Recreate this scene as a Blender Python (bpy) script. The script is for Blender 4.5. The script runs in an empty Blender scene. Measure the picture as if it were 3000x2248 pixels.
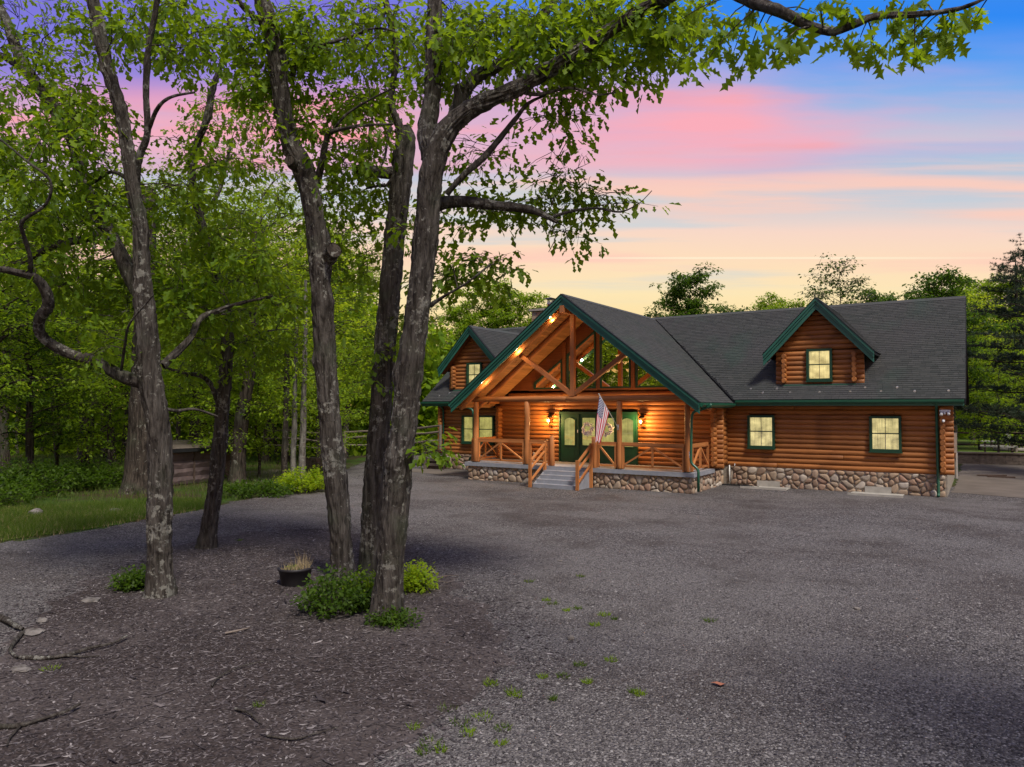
import bpy, math, random
import numpy as np
from mathutils import Matrix, Vector
random.seed(7); rng = np.random.default_rng(7)
D = bpy.data; scn = bpy.context.scene; COL = scn.collection

# ------------------------------------------------------------------ camera
FPX, PITCH, YAW = 2136.5, 0.0325, -0.571
CAM = np.array([1.301, -28.758, 3.045])
_cy, _sy, _cp, _sp = math.cos(YAW), math.sin(YAW), math.cos(PITCH), math.sin(PITCH)
RT = np.array([_cy, -_sy, 0.]); FH = np.array([_sy, _cy, 0.])
FW = FH*_cp + np.array([0, 0, _sp]); UP = -FH*_sp + np.array([0, 0, _cp])
cam = D.objects.new('camera', D.cameras.new('camera')); COL.objects.link(cam)
m = Matrix.Identity(4)
for i in range(3):
    m[i][0], m[i][1], m[i][2], m[i][3] = RT[i], UP[i], -FW[i], CAM[i]
cam.matrix_world = m
cam.data.sensor_width = 36; cam.data.lens = FPX*36/3000; cam.data.clip_end = 2000; cam.data.clip_start = .05
scn.camera = cam
def ray(u, v): return FW + RT*(u-1500)/FPX - UP*(v-1124)/FPX
def W(u, v, d): return CAM + ray(u, v)*d                       # a point seen at (u, v), d metres deep
def G(u, v, z=0.):                                             # where that line of sight meets the ground
    r = ray(u, v); return CAM + r*((z-CAM[2])/r[2])
def AX(u, v, i, c):                                            # where it meets the plane coordinate i = c
    r = ray(u, v); return CAM + r*((c-CAM[i])/r[i])

# ------------------------------------------------------------------ sky, sun, exposure
def lin(c):
    return tuple(((x/255)/12.92 if x/255 <= .04045 else ((x/255+.055)/1.055)**2.4) for x in c)
SUN_EL, SUN_AZ = math.radians(53), math.radians(122)            # azimuth clockwise from +Y
SUN_STRENGTH = 4.2
world = D.worlds.new('World'); scn.world = world; world.use_nodes = True
def build_world():
    nt = world.node_tree; N = nt.nodes; L = nt.links; N.clear()
    def nd(t, **k):
        n = N.new(t)
        for a, b in k.items(): setattr(n, a, b)
        return n
    def math_(op, a, b=None, c=None, clamp=False):
        n = nd('ShaderNodeMath', operation=op, use_clamp=clamp)
        for i, x in enumerate((a, b, c)):
            if x is None: continue
            if isinstance(x, (int, float)): n.inputs[i].default_value = x
            else: L.new(x, n.inputs[i])
        return n.outputs[0]
    def mapr(x, a, b, lo=0, hi=1, smooth=True):
        n = nd('ShaderNodeMapRange'); n.interpolation_type = 'SMOOTHSTEP' if smooth else 'LINEAR'
        L.new(x, n.inputs['Value'])
        for k, v in (('From Min', a), ('From Max', b), ('To Min', lo), ('To Max', hi)): n.inputs[k].default_value = v
        return n.outputs[0]
    def mix(f, a, b):
        n = nd('ShaderNodeMix', data_type='RGBA')
        if isinstance(f, (int, float)): n.inputs[0].default_value = f
        else: L.new(f, n.inputs[0])
        for i, x in ((6, a), (7, b)):
            if isinstance(x, tuple): n.inputs[i].default_value = (*x, 1)
            else: L.new(x, n.inputs[i])
        return n.outputs[2]
    tc = nd('ShaderNodeTexCoord'); sep = nd('ShaderNodeSeparateXYZ'); L.new(tc.outputs['Generated'], sep.inputs[0])
    def dot(vec):
        n = nd('ShaderNodeVectorMath', operation='DOT_PRODUCT'); L.new(tc.outputs['Generated'], n.inputs[0]); n.inputs[1].default_value = tuple(vec); return n.outputs['Value']
    zz, ff, rr = sep.outputs[2], dot(FH), dot(RT)                # cloud streets run along RT, so height is measured about that axis
    z = math_('DIVIDE', zz, math_('SQRT', math_('ADD', math_('ADD', math_('MULTIPLY', zz, zz), math_('MULTIPLY', ff, ff)), 1e-5)))
    comb = nd('ShaderNodeCombineXYZ'); L.new(rr, comb.inputs[0]); L.new(z, comb.inputs[2]); L.new(mapr(ff, -.05, .05, 0, 3), comb.inputs[1])
    def noise(sx, sz, scale, detail, off):
        mp = nd('ShaderNodeMapping'); mp.inputs['Scale'].default_value = (sx, sx, sz); mp.inputs['Location'].default_value = off
        L.new(comb.outputs[0], mp.inputs[0])
        n = nd('ShaderNodeTexNoise'); n.inputs['Scale'].default_value = scale; n.inputs['Detail'].default_value = detail
        n.inputs['Roughness'].default_value = .5
        L.new(mp.outputs[0], n.inputs['Vector']); return n.outputs['Fac']
    wob = noise(1, 6, 1.3, 3, (3, 1, 0))
    el = math_('ADD', z, math_('MULTIPLY', math_('SUBTRACT', wob, .5), .05))
    ramp = nd('ShaderNodeValToRGB'); L.new(el, ramp.inputs[0]); cr = ramp.color_ramp
    st = [(0., (252, 204, 112)), (.08, (254, 222, 150)), (.15, (254, 231, 182)), (.20, (254, 222, 190)), (.24, (248, 216, 200)), (.275, (204, 208, 216)), (.32, (168, 198, 222)),
          (.38, (136, 184, 232)), (.43, (84, 160, 242)), (.48, (50, 138, 244)), (.62, (92, 138, 218)), (1., (136, 150, 196))]
    cr.elements[0].position = 0; cr.elements[0].color = (*lin(st[0][1]), 1)
    cr.elements[1].position = 1; cr.elements[1].color = (*lin(st[-1][1]), 1)
    for p, c in st[1:-1]:
        e = cr.elements.new(p); e.color = (*lin(c), 1)
    base = ramp.outputs[0]
    low = math_('MULTIPLY', mapr(z, .13, .19), mapr(z, .40, .29))          # long thin streaks low down
    s1 = mapr(noise(1, 14, 1.6, 7, (0.6, 4, 2.35)), .44, .60)
    base = mix(math_('MULTIPLY', math_('MULTIPLY', s1, low), .9), base, lin((255, 206, 188)))
    s1b = mapr(noise(1, 16, 1.5, 6, (7, 4, 9)), .50, .62)
    base = mix(math_('MULTIPLY', math_('MULTIPLY', s1b, low), .6), base, lin((190, 212, 222)))
    side = mapr(rr, .50, .06)                                              # the pink bank, thicker to the left
    p1 = noise(1, 6, 1.7, 6, (1.3, 9, 5))
    pk = math_('ADD', math_('MULTIPLY', side, .26), p1)
    band = math_('MULTIPLY', mapr(z, .285, .345), mapr(z, .48, .365))
    tex_ = math_('ADD', math_('MULTIPLY', mapr(noise(1, 11, 2.4, 7, (4, 0, 7)), .36, .64), .62), .50)   # thin and thick parts of the bank
    veil = math_('MULTIPLY', mapr(math_('ADD', pk, .10), .48, .80), band)
    base = mix(math_('MULTIPLY', veil, .55), base, lin((206, 180, 222)))
    pk = math_('MULTIPLY', math_('MULTIPLY', mapr(pk, .48, .78), band), tex_, clamp=True)
    base = mix(math_('MULTIPLY', pk, .92), base, lin((255, 172, 184)))
    warm = math_('MULTIPLY', math_('MULTIPLY', mapr(noise(1, 11, 1.9, 5, (8, 3, 3)), .52, .68), pk), .9)
    base = mix(warm, base, lin((255, 160, 158)))
    hi = math_('MULTIPLY', mapr(z, .37, .44), mapr(z, .62, .50))          # violet fringe above it
    pv = math_('MULTIPLY', hi, mapr(math_('ADD', math_('MULTIPLY', mapr(rr, .15, -.25), .34), noise(1, 5, 1.4, 4, (5, 2, 1))), .50, .80))
    base = mix(math_('MULTIPLY', pv, .8), base, lin((138, 116, 214)))
    over = mapr(noise(1.2, 1.6, 1.6, 4, (2, 2, 2)), .42, .62)             # unseen lilac cloud added overhead to make the ground light less blue
    base = mix(math_('MULTIPLY', math_('MULTIPLY', over, mapr(z, .55, .75)), .85), base, lin((214, 190, 196)))
    cx = math_('DIVIDE', math_('SUBTRACT', z, .2015), .0011)              # vapour trail
    tr = math_('POWER', 2.718, math_('MULTIPLY', math_('MULTIPLY', cx, cx), -1.))
    tr = math_('MULTIPLY', tr, math_('MULTIPLY', mapr(rr, .02, .2), mapr(rr, .62, .4)))
    base = mix(math_('MULTIPLY', tr, .8), base, lin((255, 244, 214)))
    bg = nd('ShaderNodeBackground'); L.new(base, bg.inputs[0]); bg.inputs[1].default_value = 1.
    out = nd('ShaderNodeOutputWorld'); L.new(bg.outputs[0], out.inputs[0])
build_world()
sun = D.objects.new('sun', D.lights.new('sun', 'SUN')); COL.objects.link(sun)
sun.data.energy = SUN_STRENGTH; sun.data.angle = math.radians(12); sun.data.color = (1, .93, .82)
sd = Vector((math.sin(SUN_AZ)*math.cos(SUN_EL), math.cos(SUN_AZ)*math.cos(SUN_EL), math.sin(SUN_EL)))
sun.rotation_euler = sd.to_track_quat('Z', 'Y').to_euler(); sun.location = sd*60
vs = scn.view_settings
vs.view_transform = 'Standard'; vs.look = 'None'; vs.exposure = 0; vs.gamma = 1; vs.use_curve_mapping = False
scn.cycles.max_bounces = 5; scn.cycles.diffuse_bounces = 2; scn.cycles.glossy_bounces = 3; scn.cycles.transmission_bounces = 3; scn.cycles.transparent_max_bounces = 6
scn.cycles.adaptive_threshold = .02; scn.cycles.caustics_reflective = False; scn.cycles.caustics_refractive = False

# ------------------------------------------------------------------ materials
class NT:
    def __init__(s, name):
        s.m = D.materials.new(name); s.m.use_nodes = True; s.t = s.m.node_tree; s.N = s.t.nodes; s.L = s.t.links
        s.b = s.N['Principled BSDF']; s.o = s.N['Material Output']
    def nd(s, t, **k):
        n = s.N.new(t)
        for a, b in k.items(): setattr(n, a, b)
        return n
    def put(s, x, sock):
        if isinstance(x, (int, float)): sock.default_value = x
        elif isinstance(x, (tuple, list)): sock.default_value = (*x, 1) if len(sock.default_value) == 4 and len(x) == 3 else x
        else: s.L.new(x, sock)
    def tex(s, kind='NOISE', scale=5, detail=4, rough=.55, stretch=(1, 1, 1), coord='Object', out=None, **k):
        tc = s.nd('ShaderNodeTexCoord'); mp = s.nd('ShaderNodeMapping'); mp.inputs['Scale'].default_value = stretch
        if coord == 'Position':
            g = s.nd('ShaderNodeNewGeometry'); s.L.new(g.outputs['Position'], mp.inputs[0])
        else: s.L.new(tc.outputs[coord], mp.inputs[0])
        n = s.nd('ShaderNodeTexNoise' if kind == 'NOISE' else 'ShaderNodeTexVoronoi')
        n.inputs['Scale'].default_value = scale
        if kind == 'NOISE': n.inputs['Detail'].default_value = detail; n.inputs['Roughness'].default_value = rough
        for a, b in k.items(): setattr(n, a, b)
        s.L.new(mp.outputs[0], n.inputs['Vector'])
        return n.outputs[out or ('Fac' if kind == 'NOISE' else 'Distance')]
    def rng(s, x, a, b, lo=0., hi=1.):
        n = s.nd('ShaderNodeMapRange'); s.put(x, n.inputs['Value'])
        for k, v in (('From Min', a), ('From Max', b), ('To Min', lo), ('To Max', hi)): n.inputs[k].default_value = v
        return n.outputs[0]
    def math(s, op, a, b):
        n = s.nd('ShaderNodeMath', operation=op); s.put(a, n.inputs[0]); s.put(b, n.inputs[1]); return n.outputs[0]
    def mix(s, f, a, b, blend='MIX'):
        n = s.nd('ShaderNodeMix', data_type='RGBA', blend_type=blend); s.put(f, n.inputs[0]); s.put(a, n.inputs[6]); s.put(b, n.inputs[7]); return n.outputs[2]
    def ramp(s, x, stops):
        n = s.nd('ShaderNodeValToRGB'); s.put(x, n.inputs[0]); e = n.color_ramp.elements
        e[0].position, e[0].color = stops[0][0], (*stops[0][1], 1); e[1].position, e[1].color = stops[-1][0], (*stops[-1][1], 1)
        for p, c in stops[1:-1]: q = e.new(p); q.color = (*c, 1)
        return n.outputs[0]
    def bump(s, h, strength=.5, dist=.02):
        n = s.nd('ShaderNodeBump'); n.inputs['Strength'].default_value = strength; n.inputs['Distance'].default_value = dist
        s.L.new(h, n.inputs['Height']); s.L.new(n.outputs[0], s.b.inputs['Normal'])
    def rand(s): return s.nd('ShaderNodeObjectInfo').outputs['Random']
    def island(s): return s.nd('ShaderNodeNewGeometry').outputs['Random Per Island']
    def fin(s, col, rough=.8, spec=.3, metal=0.):
        s.put(col, s.b.inputs['Base Color']); s.put(rough, s.b.inputs['Roughness']); s.b.inputs['Specular IOR Level'].default_value = spec
        s.b.inputs['Metallic'].default_value = metal; return s.m
M = {}
def simple(name, c, rough=.7, spec=.3, metal=0., var=.25, scale=6, bump=0.):
    t = NT(name); n = t.tex(scale=scale); col = t.mix(t.rng(n, .3, .7), tuple(x*(1-var) for x in c), tuple(min(1, x*(1+var)) for x in c))
    if bump: t.bump(t.tex(scale=scale*6), bump, .01)
    M[name] = t.fin(col, rough, spec, metal)
def wood(name, a, b, rough=.55, stretch=(.6, 9, 9), knots=True, rv=.45, bump=.35):
    t = NT(name); g = t.tex(scale=2.2, detail=6, stretch=stretch); r = t.rand()
    col = t.mix(t.rng(g, .32, .68), a, b)
    col = t.mix(t.rng(r, 0, 1, 0, 1), t.mix(rv, col, tuple(x*.45 for x in a)), t.mix(rv*.6, col, tuple(min(1, x*1.25) for x in b)))
    w = t.tex(scale=.9, detail=3, stretch=(1, 1.5, 1.5))
    col = t.mix(t.rng(w, .56, .72, 0, .5), col, tuple(x*.38 for x in a))
    if knots:
        k = t.tex('VORONOI', scale=1.7, stretch=(1, 1.6, 1.6)); col = t.mix(t.rng(k, .05, .10, .8, 0), col, tuple(x*.22 for x in a))
    t.bump(g, bump, .012); M[name] = t.fin(col, rough, .35)
wood('log_wood', (.23, .078, .019), (.42, .158, .040))
wood('post_wood', (.36, .125, .036), (.52, .21, .068))
wood('beam_wood', (.30, .10, .032), (.42, .155, .055), knots=False)
wood('panel_wood', (.20, .062, .018), (.30, .10, .028), knots=False)
wood('soffit_wood', (.34, .15, .05), (.55, .28, .11), stretch=(9, .6, 9))
wood('grey_wood', (.11, .085, .07), (.20, .165, .14), rough=.85, knots=False)
wood('dark_wood', (.055, .036, .028), (.10, .068, .052), rough=.9, knots=False)
simple('green_trim', (.021, .105, .075), .42, .45, var=.12, scale=2)
simple('green_frame', (.010, .05, .026), .45, .4, var=.12)
simple('green_door', (.008, .058, .028), .4, .45, var=.10)
simple('green_metal', (.014, .088, .050), .35, .5, var=.12)
simple('deck_paint', (.25, .26, .29), .6, .3, var=.14, scale=4)
simple('mortar', (.27, .235, .19), .95, .1, bump=.6, scale=14)
simple('concrete', (.36, .34, .30), .9, .15, bump=.3, var=.18, scale=3)
simple('tan_concrete', (.135, .115, .098), .9, .15, bump=.3, var=.2, scale=.8)
simple('white_plastic', (.75, .75, .73), .45, .4, var=.05)
simple('pale_metal', (.55, .55, .56), .35, .5, .8, var=.1)
simple('dark_metal', (.02, .018, .016), .4, .5, .5, var=.2)
simple('black_rubber', (.012, .012, .013), .55, .3, var=.2)
simple('dark_plastic', (.018, .016, .018), .55, .35, var=.2)
simple('flue_clay', (.33, .085, .05), .85, .2, var=.2)
simple('cap_stone', (.27, .24, .215), .9, .2, var=.2, bump=.3)
simple('dark_block', (.105, .083, .072), .95, .1, var=.3, bump=.4); simple('roof_edge', (.012, .013, .014), .8, .2)
simple('shed_metal', (.095, .068, .066), .6, .35, var=.25, scale=3)
simple('dry_grass', (.32, .25, .14), .9, .1, var=.3)
simple('flag_red', (.45, .03, .05), .8, .1, var=.1); simple('flag_white', (.72, .70, .72), .8, .1, var=.06); simple('flag_blue', (.02, .03, .13), .8, .1, var=.1)
simple('sign_blue', (.025, .03, .26), .4, .4, var=.05); simple('sign_white', (.78, .78, .80), .4, .4, var=.03)
simple('rope_white', (.5, .5, .48), .7, .2, var=.2)
simple('bench_top', (.42, .40, .38), .8, .2, var=.2)
simple('interior_wood', (.25, .12, .05), .7, .3)
simple('fresh_cut', (.42, .27, .17), .85, .2, var=.3, scale=20)
simple('dirt', (.15, .125, .105), .95, .1, var=.3, scale=1.5, bump=.5); simple('dead_leaf', (.36, .14, .08), .8, .2, var=.2)
def shingle_mat():
    t = NT('shingle'); r = t.island()
    col = t.ramp(r, [(0, (.043, .048, .046)), (.35, (.052, .056, .054)), (.7, (.058, .062, .059)), (1, (.066, .069, .066))])
    w = t.tex(scale=.35, detail=3, coord='Position'); col = t.mix(t.rng(w, .42, .62, 0, .45), col, (.066, .062, .065))
    g = t.tex(scale=.5, detail=4, coord='Position', stretch=(1, .4, 1)); col = t.mix(t.rng(g, .56, .70, 0, .35), col, (.04, .08, .06))
    t.bump(t.tex(scale=160, detail=2, coord='Position'), .35, .006); M['shingle'] = t.fin(col, .92, .2)
shingle_mat()
def stone_mat():
    t = NT('river_stone'); r = t.rand()
    col = t.ramp(r, [(0, (.19, .13, .09)), (.2, (.29, .195, .13)), (.38, (.35, .21, .145)), (.52, (.31, .235, .165)), (.66, (.37, .25, .155)), (.82, (.31, .255, .20)), (.93, (.42, .36, .29)), (1, (.48, .43, .37))])
    n = t.tex(scale=9, detail=6, coord='Position'); col = t.mix(t.rng(n, .3, .7, .0, .4), col, (.16, .12, .095))
    t.bump(t.tex(scale=40, detail=4, coord='Position'), .25, .008); M['river_stone'] = t.fin(col, .8, .3)
    t = NT('field_stone'); n = t.tex(scale=7, detail=6); col = t.mix(t.rng(n, .35, .65), (.10, .09, .082), (.22, .20, .185))
    t.bump(t.tex(scale=22, detail=5), .5, .02); M['field_stone'] = t.fin(col, .9, .2)
stone_mat()
def bark_mat(name, a, b, lich=.62, moss=True):
    t = NT(name); n = t.tex(scale=15, detail=7, rough=.7, stretch=(1, 1, .13), coord='Position'); col = t.mix(t.rng(n, .40, .60), tuple(x*.5 for x in a), b)
    m1 = t.tex(scale=3, detail=4, coord='Position', stretch=(1, 1, .4)); col = t.mix(t.rng(m1, .35, .65, 0, .55), col, a)
    v = t.tex(scale=9, detail=6, rough=.7, coord='Position'); v2 = t.tex(scale=1.4, detail=3, coord='Position')
    lm = t.rng(t.math('ADD', v, t.math('MULTIPLY', v2, .45)), lich+.17, lich+.23)
    col = t.mix(t.math('MULTIPLY', lm, .8), col, (.25, .245, .215))
    if moss:
        mm = t.rng(t.tex(scale=1.6, detail=4, coord='Position'), .54, .70, 0, .5); col = t.mix(mm, col, (.060, .070, .046))
    h = t.math('ADD', n, t.math('MULTIPLY', t.tex(scale=46, detail=4, stretch=(1, 1, .25), coord='Position'), .4))
    t.bump(h, 1., .05); M[name] = t.fin(col, .95, .1)
bark_mat('oak_bark', (.050, .042, .036), (.118, .106, .094), .625); bark_mat('forest_bark', (.035, .028, .024), (.10, .082, .066), .66)
bark_mat('pale_bark', (.11, .10, .088), (.26, .24, .21), .62)
def leaf_mat(name, stops, trans=.5, tr_col=(.16, .32, .012)):
    t = NT(name); r = t.island(); col = t.ramp(r, stops)
    w = t.tex(scale=.45, detail=2, coord='Position'); col = t.mix(t.rng(w, .38, .62, 0, .5), col, stops[0][1])
    t.fin(col, .55, .25)
    tl = t.nd('ShaderNodeBsdfTranslucent'); t.put(t.mix(.6, col, tr_col), tl.inputs[0])
    ms = t.nd('ShaderNodeMixShader'); ms.inputs[0].default_value = trans
    t.L.new(t.b.outputs[0], ms.inputs[1]); t.L.new(tl.outputs[0], ms.inputs[2]); t.L.new(ms.outputs[0], t.o.inputs[0]); M[name] = t.m
leaf_mat('oak_leaf', [(0, (.065, .13, .008)), (.5, (.12, .215, .012)), (1, (.20, .30, .016))], .55, (.40, .55, .012))
leaf_mat('forest_leaf', [(0, (.10, .19, .010)), (.5, (.19, .31, .015)), (1, (.30, .41, .022))], .55, (.46, .62, .02))
leaf_mat('dark_leaf', [(0, (.032, .066, .007)), (.5, (.060, .112, .009)), (1, (.10, .165, .013))], .45)
leaf_mat('bright_leaf', [(0, (.13, .23, .010)), (.5, (.23, .36, .014)), (1, (.33, .46, .02))], .62, (.72, .82, .03))
leaf_mat('grass_blade', [(0, (.045, .085, .010)), (.5, (.085, .145, .014)), (.85, (.15, .20, .025)), (1, (.25, .24, .08))], .4)
leaf_mat('pine_needle', [(0, (.016, .034, .020)), (.5, (.035, .060, .034)), (1, (.065, .09, .05))], .25, (.08, .12, .03))
leaf_mat('wisp_leaf', [(0, (.035, .040, .022)), (.5, (.06, .07, .035)), (1, (.09, .105, .04))], .4)
def ground_mats():
    t = NT('gravel')
    v = t.tex('VORONOI', scale=34, coord='Position', out='Color'); vd = t.tex('VORONOI', scale=34, coord='Position')
    big = t.tex(scale=.28, detail=5, coord='Position'); mid = t.tex(scale=1.3, detail=5, coord='Position')
    s = t.nd('ShaderNodeSeparateColor'); t.L.new(v, s.inputs[0])
    col = t.ramp(s.outputs[0], [(0, (.030, .027, .028)), (.3, (.095, .087, .087)), (.6, (.165, .152, .150)), (.85, (.235, .218, .213)), (1, (.38, .36, .35))])
    col = t.mix(t.rng(big, .40, .62, 0, .55), col, (.105, .086, .078)); col = t.mix(t.rng(mid, .50, .70, 0, .5), col, (.215, .20, .194))
    trk = t.tex(scale=.16, detail=4, coord='Position', stretch=(1, 2.2, 1)); col = t.mix(t.rng(trk, .46, .60, 0, .6), col, (.225, .210, .203))
    drt = t.tex(scale=.55, detail=6, rough=.65, coord='Position'); col = t.mix(t.rng(drt, .53, .66, 0, .6), col, (.072, .061, .056))
    fine = t.tex(scale=11, detail=6, coord='Position'); col = t.mix(t.rng(fine, .52, .70, 0, .55), col, (.05, .045, .045))
    gap = t.rng(vd, .45, .75, 0, .55); col = t.mix(gap, col, (.035, .031, .031))
    h = t.math('ADD', t.rng(vd, 0, .8, 1, 0), t.math('MULTIPLY', t.tex(scale=5, detail=6, coord='Position'), .8))
    t.bump(h, 1., .03); M['gravel'] = t.fin(col, .95, .12)
    t = NT('pebble'); col = t.ramp(t.island(), [(0, (.030, .027, .028)), (.45, (.088, .080, .081)), (.85, (.15, .139, .136)), (1, (.27, .255, .245))]); M['pebble'] = t.fin(col, .9, .2)
    t = NT('mulch'); n = t.tex(scale=16, detail=7, coord='Position', stretch=(1, 1.8, 1)); b = t.tex(scale=.5, detail=4, coord='Position')
    col = t.mix(t.rng(n, .35, .65), (.026, .020, .019), (.078, .062, .058)); col = t.mix(t.rng(b, .42, .62, 0, .6), col, (.125, .105, .10))
    t.bump(n, 1., .04); M['mulch'] = t.fin(col, .95, .1)
    t = NT('bark_chip'); col = t.ramp(t.island(), [(0, (.020, .016, .017)), (.4, (.055, .046, .047)), (.75, (.108, .092, .093)), (.95, (.18, .158, .155)), (1, (.31, .28, .27))]); M['bark_chip'] = t.fin(col, .9, .15)
    t = NT('forest_floor'); n = t.tex(scale=.5, detail=7, coord='Position'); n2 = t.tex(scale=9, detail=6, coord='Position')
    col = t.mix(t.rng(n, .42, .58), (.060, .042, .026), (.045, .085, .014)); col = t.mix(t.rng(n2, .45, .65, 0, .6), col, (.03, .028, .014)); t.bump(n2, .8, .05); M['forest_floor'] = t.fin(col, .95, .1)
    t = NT('turf'); n = t.tex(scale=.8, detail=6, coord='Position'); col = t.mix(t.rng(n, .4, .6), (.05, .11, .012), (.12, .15, .03)); t.bump(t.tex(scale=25, coord='Position'), .8, .03); M['turf'] = t.fin(col, .95, .1)
ground_mats()
def emit(name, c, s, tex=0.):
    t = NT(name); e = t.nd('ShaderNodeEmission'); e.inputs[1].default_value = s
    if tex:
        n = t.tex(scale=2.5, detail=3, coord='Position', stretch=(1, 1, 1.4)); n2 = t.tex(scale=30, detail=2, coord='Position', stretch=(1, 1, .05))
        f = t.math('ADD', t.rng(n, .3, .7, 1-tex, 1), t.rng(n2, .3, .7, -tex*.45, 0)); e.inputs[0].default_value = (*c, 1); t.put(t.math('MULTIPLY', f, s), e.inputs[1])
    else: e.inputs[0].default_value = (*c, 1)
    t.L.new(e.outputs[0], t.o.inputs[0]); M[name] = t.m
emit('blind_glow', (1., .83, .37), 1.22, .55); emit('blind_glow_dim', (1., .88, .27), .68, .45); emit('bulb', (1., .62, .22), 30.); emit('can_glow', (1., .82, .55), 6.); emit('chandelier_glow', (1., .50, .16), 5.)
def glass_mat(name, f, tint=(1, 1, 1), gl=(.9, .92, .88)):
    t = NT(name); g = t.nd('ShaderNodeBsdfGlossy'); g.inputs['Roughness'].default_value = .012; g.inputs[0].default_value = (*gl, 1)
    tr = t.nd('ShaderNodeBsdfTransparent'); tr.inputs[0].default_value = (*tint, 1)
    ms = t.nd('ShaderNodeMixShader'); ms.inputs[0].default_value = f
    t.L.new(tr.outputs[0], ms.inputs[1]); t.L.new(g.outputs[0], ms.inputs[2]); t.L.new(ms.outputs[0], t.o.inputs[0]); M[name] = t.m
glass_mat('mirror_glass', .88, gl=(1, 1, 1)); glass_mat('pane_glass', .22); glass_mat('lamp_glass', .08, (1, .9, .7))

# ------------------------------------------------------------------ mesh helpers
class MB:
    def __init__(s): s.v = []; s.f = []; s.mi = []; s.n = 0
    def add(s, verts, faces, mi=0):
        b = s.n; s.v.extend(map(tuple, verts)); s.n += len(verts)
        for f in faces: s.f.append(tuple(i+b for i in f)); s.mi.append(mi)
        return s
    def box(s, a, b, mi=0):
        x0, y0, z0 = a; x1, y1, z1 = b
        return s.add([(x0,y0,z0),(x1,y0,z0),(x1,y1,z0),(x0,y1,z0),(x0,y0,z1),(x1,y0,z1),(x1,y1,z1),(x0,y1,z1)],
                     [(0,3,2,1),(4,5,6,7),(0,1,5,4),(1,2,6,5),(2,3,7,6),(3,0,4,7)], mi)
    def bar(s, p, q, w, h, mi=0, up=(0, 0, 1)):                # square bar from p to q
        p, q = Vector(p), Vector(q); d = (q-p).normalized(); u = Vector(up)
        x = d.cross(u); x = Vector((1, 0, 0)) if x.length < 1e-4 else x.normalized(); y = x.cross(d)
        vs = [c + x*sx*w/2 + y*sy*h/2 for c in (p, q) for sx, sy in ((-1,-1),(1,-1),(1,1),(-1,1))]
        return s.add(vs, [(0,3,2,1),(4,5,6,7),(0,1,5,4),(1,2,6,5),(2,3,7,6),(3,0,4,7)], mi)
    def prism(s, poly, axis, a, b, mi=0):                      # polygon in the two other axes, extruded along axis
        n = len(poly); o = [i for i in range(3) if i != axis]; vs = []
        for c in (a, b):
            for p in poly:
                w = [0, 0, 0]; w[axis] = c; w[o[0]], w[o[1]] = p; vs.append(w)
        return s.add(vs, [tuple(range(n))[::-1], tuple(range(n, 2*n))] + [(i, (i+1) % n, n+(i+1) % n, n+i) for i in range(n)], mi)
    def tube(s, path, rad, n=8, mi=0, cap=True, wob=0.):
        path = [Vector(p) for p in path]; rad = list(rad) if hasattr(rad, '__len__') else [rad]*len(path)
        t0 = (path[1]-path[0]).normalized(); x = t0.orthogonal().normalized(); vs = []
        for i, p in enumerate(path):
            t = (path[min(i+1, len(path)-1)]-path[max(i-1, 0)]).normalized()
            x = (x - t*x.dot(t)).normalized(); y = t.cross(x)
            for k in range(n):
                a = 2*math.pi*k/n; r = rad[i]*(1+random.uniform(-wob, wob)); vs.append(p + x*math.cos(a)*r + y*math.sin(a)*r)
        fs = [(i*n+k, i*n+(k+1) % n, (i+1)*n+(k+1) % n, (i+1)*n+k) for i in range(len(path)-1) for k in range(n)]
        if cap: fs += [tuple(range(n))[::-1], tuple((len(path)-1)*n+k for k in range(n))]
        return s.add(vs, fs, mi)
    def lathe(s, prof, c=(0, 0, 0), n=16, mi=0):
        vs = [(c[0]+r*math.cos(2*math.pi*k/n), c[1]+r*math.sin(2*math.pi*k/n), c[2]+z) for r, z in prof for k in range(n)]
        fs = [(i*n+k, i*n+(k+1) % n, (i+1)*n+(k+1) % n, (i+1)*n+k) for i in range(len(prof)-1) for k in range(n)]
        return s.add(vs, fs, mi)
    def ball(s, c, r, n=8, mi=0, sz=1.):
        return s.lathe([(max(r*math.sin(math.pi*i/n), 1e-4), -r*sz*math.cos(math.pi*i/n)) for i in range(n+1)], c, n+2, mi)
    def mesh(s, name, mats, smooth=False):
        me = D.meshes.new(name); me.from_pydata(s.v, [], s.f)
        for x in (mats if isinstance(mats, (list, tuple)) else [mats]): me.materials.append(M[x])
        if isinstance(mats, (list, tuple)) and len(mats) > 1: me.polygons.foreach_set('material_index', s.mi)
        if smooth: me.polygons.foreach_set('use_smooth', [True]*len(me.polygons))
        me.update(); return me
    def build(s, name, mats, parent=None, smooth=False, origin=False):
        if origin and s.v:
            a = np.array(s.v); c = (a.min(0)+a.max(0))/2; s.v = [tuple(x) for x in a-c]
        o = link(name, s.mesh(name, mats, smooth), parent)
        if origin: o.location = c if parent is None else c - np.array(wloc(parent))
        return o
def wloc(o):
    l = Vector(o.location)
    while o.parent: o = o.parent; l = l + o.location
    return l
def link(name, data, parent=None):
    o = D.objects.new(name, data); COL.objects.link(o)
    if parent is not None:
        o.parent = parent
        if data is not None: o.location = -wloc(parent)        # meshes are written in world coordinates
    return o
def tag(o, label=None, cat=None, group=None, kind=None):
    for k, v in (('label', label), ('category', cat), ('group', group), ('kind', kind)):
        if v: o[k] = v
    return o
def thing(name, loc, label, cat, group=None): 
    o = D.objects.new(name, None); COL.objects.link(o); o.location = loc; o.empty_display_size = .3
    return tag(o, label, cat, group)
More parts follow.
